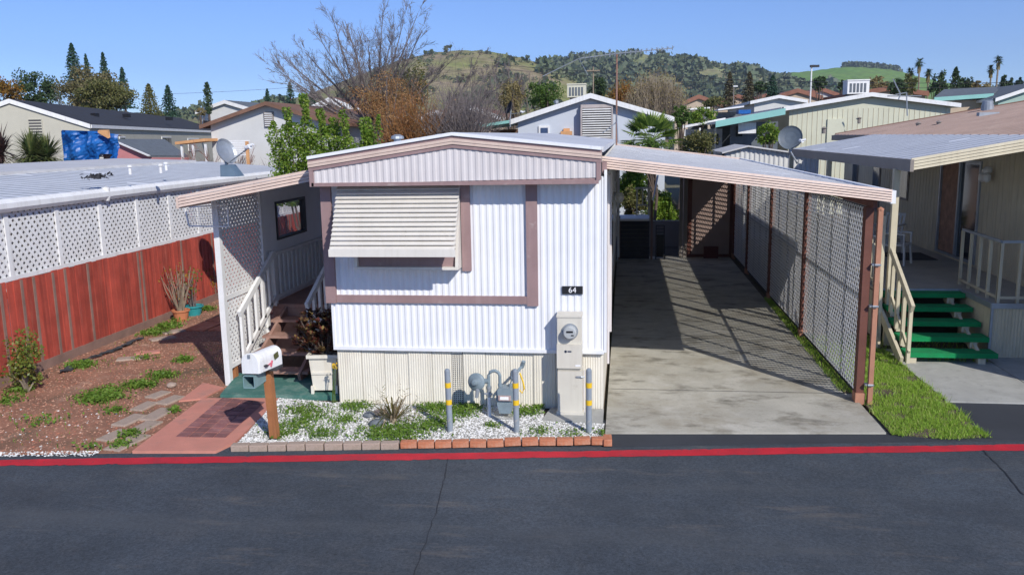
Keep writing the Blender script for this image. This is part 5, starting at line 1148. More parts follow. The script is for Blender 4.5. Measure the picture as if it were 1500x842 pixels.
def facing(name, label, cat, Y, L_, P_, R_, depth, wall, roof, trim, rt=.16, wins=(), oh=.3):
    a, p, b = at(*L_, y=Y), at(*P_, y=Y), at(*R_, y=Y)
    # ridge runs straight back (y axis); gable end at y=Y, right corner b
    hw = (b[0]-a[0])/2; return ghouse(name, label, cat, (b[0]-oh, Y), math.pi/2, hw-oh, depth, (a[2]+b[2])/2+oh*(p[2]-(a[2]+b[2])/2)/hw, p[2], wall, roof, trim, rt, oh, wins)
# long grey house, left
E = at(130, 181, y=30); F2 = sameZ(305, 190.5, E[2]); ang = math.atan2(F2[1]-E[1], F2[0]-E[0]); LL = np.linalg.norm((F2-E)[:2])
pk = at(62, 151, y=30)
t, _ = ghouse('long_grey_house', 'long grey-green house with dark shingle roof at far left', 'house', E[:2], ang, 3.6, LL+6, E[2]-.12, E[2]+1.15, X['greyhouse'], X['darkroof'], X['white'], .22, .08,
    wins=[('s', 5.2, 3.0, 4.0, 1.2, 'one'), ('s', LL*.46, 3.0, 4.0, 2.9), ('s', LL*.72, 2.9, 3.9, 4.5), ('g', 2.2, 3.9, 4.9, .65, 'vent'), ('g', 5.4, 3.9, 4.9, .65, 'vent')])
for u, v in ((141+1, 169), (188, 170), (250, 174.5), (305, 180)):
    p = at(u, v, y=36+ (u-140)*.13); s = ppm(p[1]); MB().box(p[0]-4/s, p[0]+4/s, p[1]-.4, p[1], p[2]-.1, p[2]+3/s).build('roof_vent', X['black'], t)
t, _ = facing('white_gable_house', 'white gabled house with brown rake and louvered vent, left of the leafy tree', 'house', 20, (298, 189), (397, 152), (496, 180), 12, X['whitehouse'], X['rustroof'], X['rustroof'], .14)
b = at(393, 175, y=19.9); s = ppm(20)
mb = MB(); mb.box(b[0]-.18, b[0]+.18, 19.93, 20, b[2]-.28, b[2]+.28); f = mb.build('louver_vent', X['greyfascia'], t); mb = MB()
for k in range(7): mb.box(b[0]-.15, b[0]+.15, 19.9, 19.93, b[2]-.25+k*.075, b[2]-.22+k*.075)
mb.build('slats', X['white'], f)
facing('brown_roof_house', 'brown-roofed house with white rake boards seen through the bare branches', 'house', 42, (440, 168), (482, 147), (535, 167), 14, X['stucco'], X['rustroof'], X['white'], .4)
facing('small_far_house', 'small white gable beside the narrow cypress on the left skyline', 'house', 70, (288, 165), (331, 149.5), (376, 163), 20, X['whitehouse'], X['shingle'], X['white'], .35)
facing('hidden_house', 'cream house with rusty roof half hidden by the tangle of twigs', 'house', 52, (640, 178), (690, 158), (742, 176), 14, X['stucco'], X['tile'], X['white'], .35, wins=[('g', 1.0, 4.0, 5.0, .9)])
facing('twig_house', 'small white-edged house roof behind the brown twig thicket', 'house', 34, (600, 182), (642, 164), (680, 180), 8, X['whitehouse'], X['rustroof'], X['white'], .22)
# pale blue house behind
t, rf = facing('pale_blue_house', 'pale blue gabled house with louvered window awning behind the home', 'house', 24, (748, 180), (857, 141), (986, 174.5), 14, X['bluehouse'], X['greyfascia'], X['white'], .20)
s = ppm(24)
def P24(u, v): return at(u, v, y=23.9)
a, b = P24(851, 203), P24(898, 158)
mb = MB().box(a[0], b[0], 23.75, 23.95, b[2], b[2]+.14).box(a[0], a[0]+.06, 23.6, 23.95, a[2], b[2]).box(b[0]-.06, b[0], 23.6, 23.95, a[2], b[2]).box(a[0], b[0], 23.5, 23.95, a[2]-.05, a[2]); f = mb.build('window_awning', mat('pinkish_grey', (.42, .37, .35), .6), t)
mb = MB()
for k in range(13): z = a[2]+(b[2]-a[2])*(k+.5)/13; mb.hexa([(a[0]+.07, 23.60, z-.03), (b[0]-.07, 23.60, z-.03), (b[0]-.07, 23.66, z+.0), (a[0]+.07, 23.66, z+.0), (a[0]+.07, 23.60, z-.015), (b[0]-.07, 23.60, z-.015), (b[0]-.07, 23.66, z+.015), (a[0]+.07, 23.66, z+.015)])
mb.build('louver', X['white'], f); MB().box(a[0]+.07, b[0]-.07, 23.8, 23.9, a[2], b[2]).build('pane', X['charcoal'], f)
a, b = P24(789, 204), P24(805, 184); f = MB().box(a[0], b[0], 23.93, 24, a[2], b[2]).build('window', X['white'], t); MB().box(a[0]+.09, b[0]-.07, 23.9, 23.93, a[2]+.08, b[2]-.09).build('pane', mat('blue_pane', (.05, .08, .16), .2), f)
a, b = P24(822, 200), P24(838, 190); MB().box(a[0], b[0], 23.6, 24, a[2]+.05, b[2]-.06).box(a[0]+.1, b[0]-.1, 23.8, 24, b[2]-.06, b[2]+.05).box(a[0]+.1, b[0]-.1, 23.7, 24, a[2]-.15, a[2]+.05).build('wall_lantern', X['orangewood'], t)
def cooler(u0, u1, v0, v1, Y, label, m=X['paleyel'], n=5):
    a, b = at(u0, v1, y=Y), at(u1, v0, y=Y); t = thing('evaporative_cooler', label, 'rooftop cooler', ((a[0]+b[0])/2, Y+.4, a[2])); dz = b[2]-a[2]; w_ = b[0]-a[0]
    MB().box(a[0], b[0], Y, Y+w_*.9, a[2], b[2]).build('casing', m, t); mb = MB()
    for k in range(n): x = a[0]+w_*(.1+.82*k/n); mb.box(x, x+w_*.82/n*.62, Y-.015, Y-.001, a[2]+dz*.12, b[2]-dz*.2)
    mb.build('grille', X['shingle'], t); MB().box(a[0]-.02, b[0]+.02, Y-.03, Y+w_*.92, b[2], b[2]+.05).build('lid', m, t)
    MB().box(a[0]+.1, b[0]-.1, Y+.1, Y+w_*.8, a[2]-.5, a[2]).build('duct', X['greyfascia'], t)
cooler(831, 858, 124, 143, 26, 'cream rooftop cooler on the ridge of the pale blue house')
p = at(815, 150, y=26); tag(MB().lathe((p[0], 26, p[2]-.4), [(.07, 0), (.07, .35), (.11, .36), (.11, .45), (.03, .5)], 10).build('roof_vent', X['steel']), 'small grey vent pipe on the pale blue house roof left of the cooler', 'vent')
# lean-to left of it with dish
LT = thing('lean_to', 'low pale lean-to roof against the left side of the pale blue house', 'lean-to', at(720, 185, y=26))
a, b = at(690, 190, y=26), at(750, 181, y=26); MB().hexa([(a[0], 25, a[2]), (b[0], 25, b[2]), (b[0], 30, b[2]), (a[0], 30, a[2]), (a[0], 25, a[2]+.12), (b[0], 25, b[2]+.12), (b[0], 30, b[2]+.12), (a[0], 30, a[2]+.12)]).build('roof', X['tealtrim'], LT); MB().box(a[0]+.3, b[0], 29.5, 29.7, 0, a[2]).build('wall', X['rustroof'], LT)
MB().box(a[0]+.2, a[0]+.3, 25.1, 25.2, 0, a[2]).build('post', X['white'], LT)
c = at(747, 158, y=23); dish('satellite_dish', 'small dark dish at the left eave of the pale blue house', c-[0, 0, .75], c-[.0, 0, .4], c, (-.8, -.4, .3), .26, X['charcoal'], c+[.55, -.2, -.2])
# green house right
t, rf = facing('pale_green_house', 'wide pale green house with vertical siding and teal carport eave', 'house', 28, (1146, 163), (1270, 139), (1404, 152), 15, X['greenhouse'], X['greyfascia'], X['white'], .17)
E0 = at(1147, 163, y=28); E1 = at(1402, 152, y=28); mb = MB(); x = E0[0]+.4
while x < E1[0]-.4: mb.box(x, x+.014, 27.985, 28, 0, 4.55); x += .21
mb.build('siding_grooves', X['olive'], t)
a, b = at(1212, 190, y=27.9), at(1238, 174, y=27.9); MB().box(a[0], b[0], 27.93, 27.99, a[2]-.6, b[2]).build('door', X['greenhouse'], t)
cooler(1241, 1274, 118, 138, 29.5, 'white rooftop cooler with green louvers on the pale green house', X['white'], 5)
CE = thing('teal_carport', 'teal-edged carport sheltering a dark wall beside the pale green house', 'carport', at(1090, 200, y=27))
a, m_, b = at(1048, 182, y=26), at(1106, 172, y=26), at(1150, 163, y=26)
MB().hexa([(a[0], 25.9, a[2]-.14), (b[0], 25.9, b[2]-.14), (b[0], 26, b[2]-.14), (a[0], 26, a[2]-.14), (a[0], 25.9, a[2]+.12), (b[0], 25.9, b[2]+.12), (b[0], 26, b[2]+.12), (a[0], 26, a[2]+.12)]).build('fascia', X['tealtrim'], CE)
MB().hexa([(a[0], 26, a[2]), (b[0], 26, b[2]), (b[0], 38, b[2]), (a[0], 38, a[2]), (a[0], 26, a[2]+.1), (b[0], 26, b[2]+.1), (b[0], 38, b[2]+.1), (a[0], 38, a[2]+.1)]).build('roof', X['whiteroof'], CE)
xx = at(1070, 190, y=27.5)[0]; MB().box(xx, b[0], 27.5, 27.6, 0, b[2]-.4).build('wall', X['shingle'], CE)
a2, b2 = at(1078, 200, y=27.4), at(1088, 185, y=27.4); MB().box(a2[0], b2[0], 27.42, 27.5, a2[2], b2[2]).build('window', X['glass'], CE)
SR = thing('screened_porch', 'white-framed porch with sloping roof beyond the fan palm', 'porch', at(1030, 195, y=30))
a, b = at(1000, 188, y=30), at(1062, 176, y=30)
MB().hexa([(a[0], 29.8, a[2]), (b[0], 29.8, b[2]), (b[0], 34, b[2]), (a[0], 34, a[2]), (a[0], 29.8, a[2]+.1), (b[0], 29.8, b[2]+.1), (b[0], 34, b[2]+.1), (a[0], 34, a[2]+.1)]).build('roof', X['white'], SR)
MB().box(a[0]+.2, b[0], 31, 31.1, 0, a[2]-.05).build('wall', X['bluehouse'], SR); mb = MB()
for k in range(4): mb.box(a[0]+.3+k*.38, a[0]+.6+k*.38, 30.95, 31, a[2]-.8, a[2]-.3)
mb.build('window', X['glass'], SR); mb = MB()
for k in range(3): MB().box(a[0]+.05+k*.7, a[0]+.12+k*.7, 29.9, 29.97, 0, a[2]).build('post', X['white'], SR)
a, b = at(1008, 213, y=29), at(1050, 203, y=29)
a, b = at(1078, 196, y=26.4), at(1108, 176, y=26.4); MB().box(a[0]+.1, b[0], 26.42, 26.48, a[2], b[2]-.1).build('blind', X['white'], CE)
facing('far_teal_house', 'teal gable end of a grey-roofed house at the far right', 'house', 46, (1455, 146), (1530, 122), (1600, 145), 14, X['tealhouse'], X['shingle'], X['white'], .22)
GRH = thing('grey_roof_house', 'low house with broad grey shingle roof left of the teal gable', 'house', at(1420, 142, y=50)); 
q = [at(1368, 143, y=48), at(1455, 137, y=48), at(1470, 127, y=53), at(1383, 131, y=53)]
MB().hexa([p-[0, 0, .15] for p in q]+q).build('roof', X['shingle'], GRH); MB().box(q[0][0]+.4, q[1][0], 48.5, 53, 0, q[0][2]-.2).build('wall', X['stucco'], GRH); MB().hexa([q[0]+[0, -.1, -.25], q[1]+[0, -.1, -.25], q[1]+[0, 0, -.25], q[0]+[0, 0, -.25], q[0]+[0, -.1, 0], q[1]+[0, -.1, 0], q[1], q[0]]).build('roof_trim', X['tealtrim'], GRH)
facing('white_panel_house', 'low white-panelled gable between the conifers and the pale green house', 'house', 46, (1098, 151), (1140, 142), (1182, 149), 14, X['whitehouse'], X['whiteroof'], X['white'], .2)
for k, (Y, l, p, r, lab, wl) in enumerate([(95, (985, 158), (1015, 142), (1062, 156), 'reddish tile roof house left of the bare tan tree line', X['stucco']), (110, (1040, 156), (1075, 141), (1120, 154), 'brown tile roof house left of the first conifer', X['stucco']), (120, (1096, 152), (1122, 139), (1150, 150), 'tan house gable between the two dark conifers', X['stucco']), (100, (1130, 145), (1165, 133), (1205, 144), 'terracotta roofed house by the right conifer', X['stucco']), (105, (1170, 143), (1200, 131), (1235, 143), 'terracotta roof with white chimney by the street light', X['whitehouse']), (90, (1240, 139), (1300, 130), (1360, 139), 'long low brown roof behind the pale green house', X['stucco'])]):
    facing('tile_roof_house', lab, 'house', Y, l, p, r, 14, wl, X['tile'], X['tile'], .5)
WB = thing('grey_carport', 'low grey flat-roofed carport with blue tarp before the tile roofs', 'carport', at(1050, 160, y=36))
for (u0, v0), (u1, v1), Y in (((1010, 159), (1040, 157), 36), ((1052, 160), (1090, 155), 37)):
    a, b = at(u0, v0, y=Y), at(u1, v1, y=Y); MB().hexa([(a[0], Y, a[2]-.08), (b[0], Y, b[2]-.08), (b[0], Y+3, b[2]-.08), (a[0], Y+3, a[2]-.08), (a[0], Y, a[2]), (b[0], Y, b[2]), (b[0], Y+3, b[2]), (a[0], Y+3, a[2])]).build('roof', X['white'], WB); MB().box(a[0], b[0], Y+1, Y+1.1, 0, a[2]-.15).build('wall', X['shingle'], WB)
a, b = at(1082, 167, y=36), at(1100, 161, y=36); MB().box(a[0], b[0], 36, 37, a[2], b[2]).build('tarp', X['tarp'], WB)
# pink shed with grey shingle roof
PS = thing('pink_shed', 'small pink shed with grey shingle roof left of the white gable house', 'shed', at(215, 235, y=24))
A, B, C, D = at(165, 203.5, y=25.0), at(241, 204, y=30.5), at(221, 227.5, y=24.6), at(275, 228, y=28.0)
dn = np.array([0, 0, -.08]); MB().hexa([C+dn, D+dn, B+dn, A+dn, C, D, B, A]).build('roof', X['shingle'], PS)
A2, C2 = A+[.05, .05, -.1], C+[.0, .1, -.1]; Lf = at(150, 228, y=27.5); g0 = lambda p: np.array([p[0], p[1], 0])
mb = MB().add([g0(A2), g0(C2), C2, A2], [(0, 1, 2, 3)]).add([g0(C2), g0(D), D+[0, .1, -.1], C2], [(0, 1, 2, 3)]).add([g0(A2), A2, Lf, g0(Lf)], [(0, 1, 2, 3)]); mb.build('wall', X['pinkwall'], PS)
MB().bar(A+[-.05, -.05, -.03], C+[-.05, -.05, -.03], .12, .05).build('roof_trim', X['white'], PS)
w1 = A2*.35+C2*.65; dd = (C2-A2); dd[2] = 0; dd /= np.linalg.norm(dd); q = [w1+dd*-.3, w1+dd*.35]; f = MB().bar(q[0]-[.02, .03, .75], q[1]-[.02, .03, .75], .35, .05, (dd[1], -dd[0], 0)).build('window', X['white'], PS)
MB().bar(q[0]+dd*.06-[.05, .06, .75], q[1]-dd*.06-[.05, .06, .75], .2, .04, (dd[1], -dd[0], 0)).build('pane', X['glass'], f)
# tarp stack
TP = thing('tarp_covered_frame', 'crumpled bright blue tarp draped over a frame beside the pink shed', 'tarp', at(132, 240, y=21))
a, b = at(95, 244, y=21), at(170, 189, y=21); rg = np.random.default_rng(2); n, k = 26, 18; v = []
for i in range(n):
    for j in range(k):
        s, t_ = i/(n-1), j/(k-1); x = a[0]+(b[0]-a[0])*s; z = a[2]+(b[2]-a[2]-.12*s-.25*max(0, s-.62)*(1))*t_
        v.append((x+rg.normal()*.012, 21+.10*math.sin(s*17+t_*2)+.08*math.sin(s*7-t_*9)+.5*t_*(s > .5)*.3+rg.normal()*.02, z))
hole = lambda i, j: (15 < i < 21 and j < 6)
mb = MB().add(v, [(i*k+j, (i+1)*k+j, (i+1)*k+j+1, i*k+j+1) for i in range(n-1) for j in range(k-1) if not hole(i, j)]); 
zz = b[2]; mb.add([(a[0], 21, zz-.03), (b[0], 21.2, zz-.25), (b[0]-.35, 22, zz-.3), (a[0], 22, zz-.1)], [(0, 1, 2, 3)]).add([(a[0], 21, a[2]), (a[0], 21, zz-.03), (a[0], 22, zz-.1), (a[0], 22, a[2])], [(0, 1, 2, 3)]); mb.build('tarp', X['tarp'], TP)
MB().box(a[0]+.1, b[0]-.7, 21.5, 22.0, 0, zz-.6).build('stack', X['greyboard'], TP); c = at(142, 241, y=21.2)
mb = MB()
for q in range(4): mb.box(c[0]-.15, c[0]+.28, 21.2, 21.26, c[2]-.02+q*.12, c[2]+.05+q*.12)
mb.build('slats', X['white'], TP); c = at(152, 198, y=20.9); MB().hexa([(c[0]-.22, 20.85, c[2]+.1), (c[0]+.2, 20.85, c[2]-.14), (c[0]+.24, 20.95, c[2]-.1), (c[0]-.2, 20.95, c[2]+.12), (c[0]-.2, 20.85, c[2]+.18), (c[0]+.22, 20.85, c[2]+.18), (c[0]+.22, 20.95, c[2]+.2), (c[0]-.2, 20.95, c[2]+.2)]).build('board', X['orangewood'], TP)
# wooden arbour and slatted cover
AR = thing('wood_arbour', 'short tan plywood patio roof in front of the white gable house', 'arbour', at(278, 215, y=19))
a, b = at(256, 208, y=19), at(300, 203, y=19); MB().hexa([(a[0], 19, a[2]-.1), (b[0], 19, b[2]-.1), (b[0], 20, b[2]-.1), (a[0], 20, a[2]-.1), (a[0], 19, a[2]), (b[0], 19, b[2]), (b[0], 20, b[2]), (a[0], 20, a[2])]).build('roof', X['orangewood'], AR); 
for x in (a[0]+.15, (a[0]+b[0])/2, b[0]-.1): MB().box(x, x+.07, 19.1, 19.17, 0, a[2]-.1).build('post', X['white'], AR)
SC = thing('slatted_cover', 'white slatted window cover on an orange post by the roof dish', 'slatted cover', at(350, 232, y=18.5))
a, b = at(333, 228, y=18.6), at(366, 207, y=18.6); mb = MB()
for k in range(9): z = a[2]+(b[2]-a[2])*k/8; y = 18.2+.1*k*0.5; mb.box(a[0]-.02*k*0, b[0], y, y+.05, z, z+.035)
mb.build('slats', X['white'], SC); MB().box(b[0], b[0]+.09, 18.2, 18.3, 0, b[2]).build('post', X['orangewood'], SC); MB().box(a[0]-.05, a[0], 18.2, 18.3, 0, b[2]).build('post', X['white'], SC)
# ================================================================== TREES
def foliage_tree(name, label, cat, u0, u1, v0, v1, Y, m, n, seed, ncl=26, leaf=1.5, bark='bark', group=None, hollow=.4, cr=.32, dy=.8, kind='round', zb=0, trunkr=.02, lim=7):
    rg = np.random.default_rng(seed); s = ppm(Y); c = at((u0+u1)/2, (v0+v1)/2, y=Y); rx = (u1-u0)/2/s; rz = (v1-v0)/2/s
    t = thing(name, label, cat, (c[0], Y, zb), group)
    H_ = c[2]+rz
    if kind == 'round':
        P, cl = crown_pts(c, (rx, rx*dy, rz), ncl, n, rg, cr, hollow)
    elif kind == 'cone':
        h = rg.uniform(0, 1, n)**1.35*1; th = rg.uniform(0, 6.28, n); lay = np.floor(h*14)/14
        rr = rx*1.45*(1.03-h)**.75*(.5+.5*np.abs(np.sin(th*2.5+lay*40)))*rg.uniform(.15, 1, n)**.5*(1-.45*((h*14) % 1))
        P = np.stack([c[0]+rr*np.cos(th), Y+rr*np.sin(th)*dy, c[2]-rz+2*rz*h-.06*rr], 1); cl = P[:lim]
    elif kind == 'column':
        h = rg.uniform(0, 1, n); th = rg.uniform(0, 6.28, n); rr = rx*np.sin(np.pi*(h*.82+.14))**.6*rg.uniform(0, 1, n)**.5*(1+.2*np.sin(h*30+th*3)); P = np.stack([c[0]+rr*np.cos(th), Y+rr*np.sin(th), c[2]-rz+2*rz*h], 1); cl = P[:lim]
    mb = MB(); mb.add(*leafquads(P, leaf/s, rg, .62)); mb.build('crown', m, t)
    mb = MB(); b0 = np.array([c[0], Y, zb]); tp = np.array([c[0], Y, H_-.15*rz if kind != 'round' else c[2]+rz*.2])
    r0 = max(.05, trunkr*(H_-zb)); mid = b0*.5+tp*.5+np.array([rg.normal()*.03*H_, 0, 0])*(kind == 'round')
    mb.tube([b0, mid, tp], [r0, r0*.7, r0*.25], 7)
    if kind == 'round':
        for q in cl[:lim]: st = b0*.45+tp*.55; mb.tube([st, st*.45+q*.55+[0, 0, -.1*rz], q], [r0*.45, r0*.3, r0*.1], 5)
    mb.build('trunk', X[bark], t); return t
def bare(name, label, cat, u, v0, Y, spread, m, seed, n0=5, lv=5, zb=0, twigm=None, group=None, lean=0, rt=.02, up=.5, z1=None, forks=3, tip=.004):
    rg = np.random.default_rng(seed); top = at(u, v0, y=Y); H_ = top[2]-zb; base = np.array([top[0], Y, zb]); t = thing(name, label, cat, tuple(base), group)
    seg = [[], []]
    def grow(p, d, L, r, k):
        q = p+d*L*.5+rg.normal(size=3)*.03*L; q2 = p+d*L+rg.normal(size=3)*.05*L
        seg[0 if k > lv-3 else 1].append((p, q, q2, r))
        if k == 0: return
        for _ in range(forks if k > 1 else forks+1):
            dd = d+rg.normal(size=3)*spread*np.array([1, .7, .6]); dd[2] += up*.3; dd /= np.linalg.norm(dd)
            s_ = rg.uniform(.35, 1); grow(p*(1-s_)+q2*s_, dd, L*rg.uniform(.55, .8), max(r*.55, tip), k-1)
    tl = H_*.16; 
    for i in range(n0):
        a = 6.28*i/n0+rg.normal()*.3; d = np.array([math.cos(a)*spread*1.1+lean, math.sin(a)*spread*.8, 1.]); d /= np.linalg.norm(d)
        grow(base+[0, 0, tl], d, H_*.30, H_*rt*.5, lv)
    mb = MB(); mb.tube([base, base+[0, 0, tl*1.1]], [H_*rt, H_*rt*.8], 7)
    for g, mm, nm in ((0, m, 'trunk'), (1, twigm or m, 'twigs')):
        b_ = mb if g == 0 else MB()
        for p, q, q2, r in seg[g]: b_.tube([p, q, q2], [r, r*.8, r*.55], 4 if g == 0 else 3, cap=False)
        b_.build(nm, mm, t)
    return t
# left skyline
L_tanol = leafmat('olive_tan_leaf', [(.13, .12, .05), (.22, .18, .09), (.17, .16, .06), (.26, .22, .12)])
ft = foliage_tree
ft('oak_tree', 'orange-tinged leafy tree cut by the left frame edge', 'tree', -40, 36, 100, 178, 62, L_orange, 5600, 31, leaf=2.0, ncl=36)
ft('oak_tree', 'grey-green oak behind the ridge of the long grey house', 'tree', 16, 100, 96, 172, 66, L_dark, 5200, 32, leaf=1.8, hollow=.45, ncl=36)
bare('bare_tree', 'greyish bare-branched tree in the middle of the left tree group', 'tree', 112, 92, 60, .36, X['palebark'], 33, lv=4, forks=3, twigm=X['twig'])
ft('oak_tree', 'broad olive-green tree with pale trunk above the dark roof', 'tree', 72, 196, 96, 176, 58, L_tanol, 9000, 34, leaf=2.0, bark='palebark', hollow=.35, ncl=44)
ft('oak_tree', 'dense green bushy tree just left of the small green conifer', 'tree', 108, 206, 112, 172, 52, L_olive, 6500, 35, leaf=2.0, ncl=36, bark='palebark')
ft('conifer_tree', 'tallest blue-green conifer on the left skyline', 'tree', 89, 126, 62, 135, 78, L_conifer, 2600, 36, leaf=1.6, kind='cone')
ft('conifer_tree', 'slim dark conifer right of the tallest one', 'tree', 119, 136, 78, 130, 80, L_conifer, 1100, 37, leaf=1.5, kind='cone')
ft('conifer_tree', 'dark irregular conifer sloping above the olive tree', 'tree', 140, 166, 76, 140, 80, L_conifer, 1500, 38, leaf=1.6, kind='cone')
ft('conifer_tree', 'shorter dark conifer at the right end of the left group', 'tree', 166, 196, 98, 160, 80, L_conifer, 1500, 39, leaf=1.6, kind='cone')
ft('pine_tree', 'small bright green conifer between the roofline and sky', 'tree', 200, 238, 122, 170, 60, L_olive, 1800, 40, leaf=1.6, kind='cone')
ft('conifer_tree', 'dark green conifer standing alone right of the bright green one', 'tree', 232, 262, 124, 172, 70, L_conifer, 1700, 41, leaf=1.5, kind='cone')
ft('cypress_tree', 'thin dark cypress pointing up beside the small white gable', 'tree', 298, 311, 120, 168, 68, L_dark, 1100, 42, leaf=1.4, kind='column')
ft('round_shrub', 'low tan shrub below the thin cypress', 'shrub', 284, 304, 158, 170, 66, L_tan, 500, 43, leaf=1.4)
for i, (a, b, c, d, lab) in enumerate([(385, 399, 130, 160, 'small dark conifer left of the bare tree trunk'), (415, 436, 120, 162, 'dark conifer behind the bare tree limbs at left'), (448, 468, 126, 165, 'dark conifer seen through the middle of the bare tree')]):
    ft('conifer_tree', lab, 'tree', a, b, c, d, 85, L_conifer, 900, 50+i, leaf=1.5, kind='cone')
L_rust = leafmat('rust_buds', [(.22, .11, .045), (.38, .19, .065), (.18, .11, .055), (.42, .27, .11)], trans=.15)
# big bare tree + orange thicket
def limbtree(name, label, base, Y, limbs, m, twigm, seed, r0=.2, dens=21, tw=.55):
    "tree whose main limbs sweep from a low fork to given crown tips, each clothed in upward side branches and twigs"
    rg = np.random.default_rng(seed); b = at(*base, y=Y); b[2] = 0; fork = np.array([b[0], Y, at(base[0], base[1]-25, y=Y)[2]]); t = thing(name, label, 'tree', tuple(b)); mt = MB(); mw = MB()
    mt.tube([b, b*.5+fork*.5+[.1, 0, 0], fork], [r0, r0*.85, r0*.75], 8)
    for u, v, dy in limbs:
        tip = at(u, v, y=Y+dy); L = np.linalg.norm(tip-fork); bend = fork*.55+tip*.45+np.array([0, 0, -.06*L])+rg.normal(size=3)*.03*L
        P = [((1-q)**2*fork+2*q*(1-q)*bend+q*q*tip) for q in np.linspace(0, 1, 9)]; mt.tube(P, list(np.linspace(r0*.38, .010, 9)), 5)
        for k in range(dens):
            q = rg.uniform(.18, 1); p = (1-q)**2*fork+2*q*(1-q)*bend+q*q*tip; d = (tip-fork)/L+rg.normal(size=3)*[.42, .42, .3]+[0, 0, .25]; d /= np.linalg.norm(d); l = L*rg.uniform(.16, .34)*(1.15-q*.6)*tw/.55
            e = p+d*l; md = p*.5+e*.5+rg.normal(size=3)*.04*l+[0, 0, -.03*l]; mt.tube([p, md, e], [.015*(1.3-q), .010*(1.2-q), .005], 4, cap=False)
            for _ in range(9):
                w = rg.uniform(.25, 1); pp = p*(1-w)+e*w; dd = d+rg.normal(size=3)*[.45, .45, .35]+[0, 0, .15]; dd /= np.linalg.norm(dd); ll = l*rg.uniform(.25, .6); ee = pp+dd*ll; mw.tube([pp, (pp+ee)/2+rg.normal(size=3)*.03*ll, ee], [.0065, .005, .004], 3, cap=False)
                for __ in range(2): q3 = pp*.4+ee*.6; d3 = dd+rg.normal(size=3)*.45; d3 /= np.linalg.norm(d3); mw.tube([q3, q3+d3*ll*.5], [.0045, .003], 3, cap=False)
    mt.build('trunk', m, t); mw.build('twigs', twigm, t); return t
limbtree('big_bare_tree', 'large leafless tree reaching highest into the sky behind the home', (548, 215), 24, [(402, 100, 0), (425, 118, -1), (448, 78, 1), (470, 60, 0), (486, 22, -.5), (505, 30, 1.5), (520, 60, -1), (538, 55, 1), (560, 30, 0), (575, 50, -1), (592, 28, 1), (612, 20, 0), (618, 45, -1), (640, 100, 1), (660, 90, -1), (415, 85, 1)], X['twig'], X['twig'], 61)
def thicket(name, label, u0, u1, v0, v1, Y, mtw, seed, n, cols=None, nq=0, base_v=230, tw=.006, chaos=.1):
    rg = np.random.default_rng(seed); s = ppm(Y); c = at((u0+u1)/2, v1, y=Y); rx = (u1-u0)/2/s; h = (v1-v0)/s; t = thing(name, label, 'shrub', (c[0], Y, 0)); mb = MB(); tips = []
    for i in range(n):
        x = rg.uniform(-1, 1); y = rg.uniform(-.6, .6); hh = h*math.sqrt(max(.05, 1-x*x*.8))*rg.uniform(.45, 1.02); b = c+np.array([x*rx*.7, y*rx, 0]); b[2] -= .3
        tp = np.array([c[0]+x*rx*(.8+.25*rg.uniform()), c[1]+y*rx*1.2, c[2]+hh])+rg.normal(size=3)*chaos*h; md = b*.5+tp*.5+rg.normal(size=3)*.07*h
        mb.tube([b, md, tp], [tw*1.6, tw, tw*.5], 3, cap=False); tips += [md*.4+tp*.6, tp]
    mb.build('twigs', mtw, t); st = MB()
    for k in range(5): st.tube([(c[0]+rg.uniform(-.2, .2)*rx, Y, 0), (c[0]+rg.uniform(-.6, .6)*rx, Y+rg.uniform(-.3, .3)*rx, c[2]+h*.3)], [.06, .03], 5)
    st.build('stems', X['bark'], t)
    if nq:
        T = np.array(tips); i = rg.integers(0, len(T), nq); q = MB(); q.add(*leafquads(T[i]+rg.normal(size=(nq, 3))*.12*h*.6, 1.5/s, rg, .5)); q.build('leaves', cols, t)
    return t
ft('orange_willow', 'rust-orange budding willow in front of the big bare tree', 'tree', 482, 642, 100, 200, 22, L_rust, 8000, 62, leaf=1.15, ncl=80, hollow=.1, cr=.25, bark='twig', lim=16)
thicket('orange_thicket', 'lower brown-orange thicket spilling right toward the home roof', 560, 652, 150, 210, 20, X['rust'], 63, 900, L_rust, 1800, tw=.007, chaos=.3)
ft('green_tree', 'yellow-green leafy tree on the right edge of the orange willow', 'tree', 556, 640, 92, 196, 25, L_olive, 5200, 64, leaf=1.7, ncl=34, hollow=.3)
thicket('twig_thicket', 'dark grey-brown tangle of bare twigs behind the home ridge', 632, 715, 152, 202, 20, X['twig'], 65, 1400, tw=.007, chaos=.45)
thicket('twig_thicket', 'pale purplish bare brush on the slope left of the lean-to', 645, 745, 138, 178, 40, mat('mauve_twig', (.17, .14, .125), .9), 66, 420, tw=.011, chaos=.8)
limbtree('bare_tree', 'low bare tree whose limbs reach right across the green hill', (640, 210), 23, [(700, 85, 0), (725, 95, 1), (680, 110, -1), (740, 120, 0)], X['twig'], X['twig'], 68, r0=.1, dens=14)
bare('bare_tree', 'fine-branched bare tree left of the rooftop cooler', 'tree', 757, 62, 44, .30, X['palebark'], 67, n0=5, lv=5, forks=3, twigm=X['twig'], up=.7, tip=.008)
bare('bare_tree', 'low bare sapling reaching right across the green hill', 'tree', 680, 105, 38, .5, X['twig'], 68, n0=4, lv=4, forks=2, tip=.008, lean=.3)
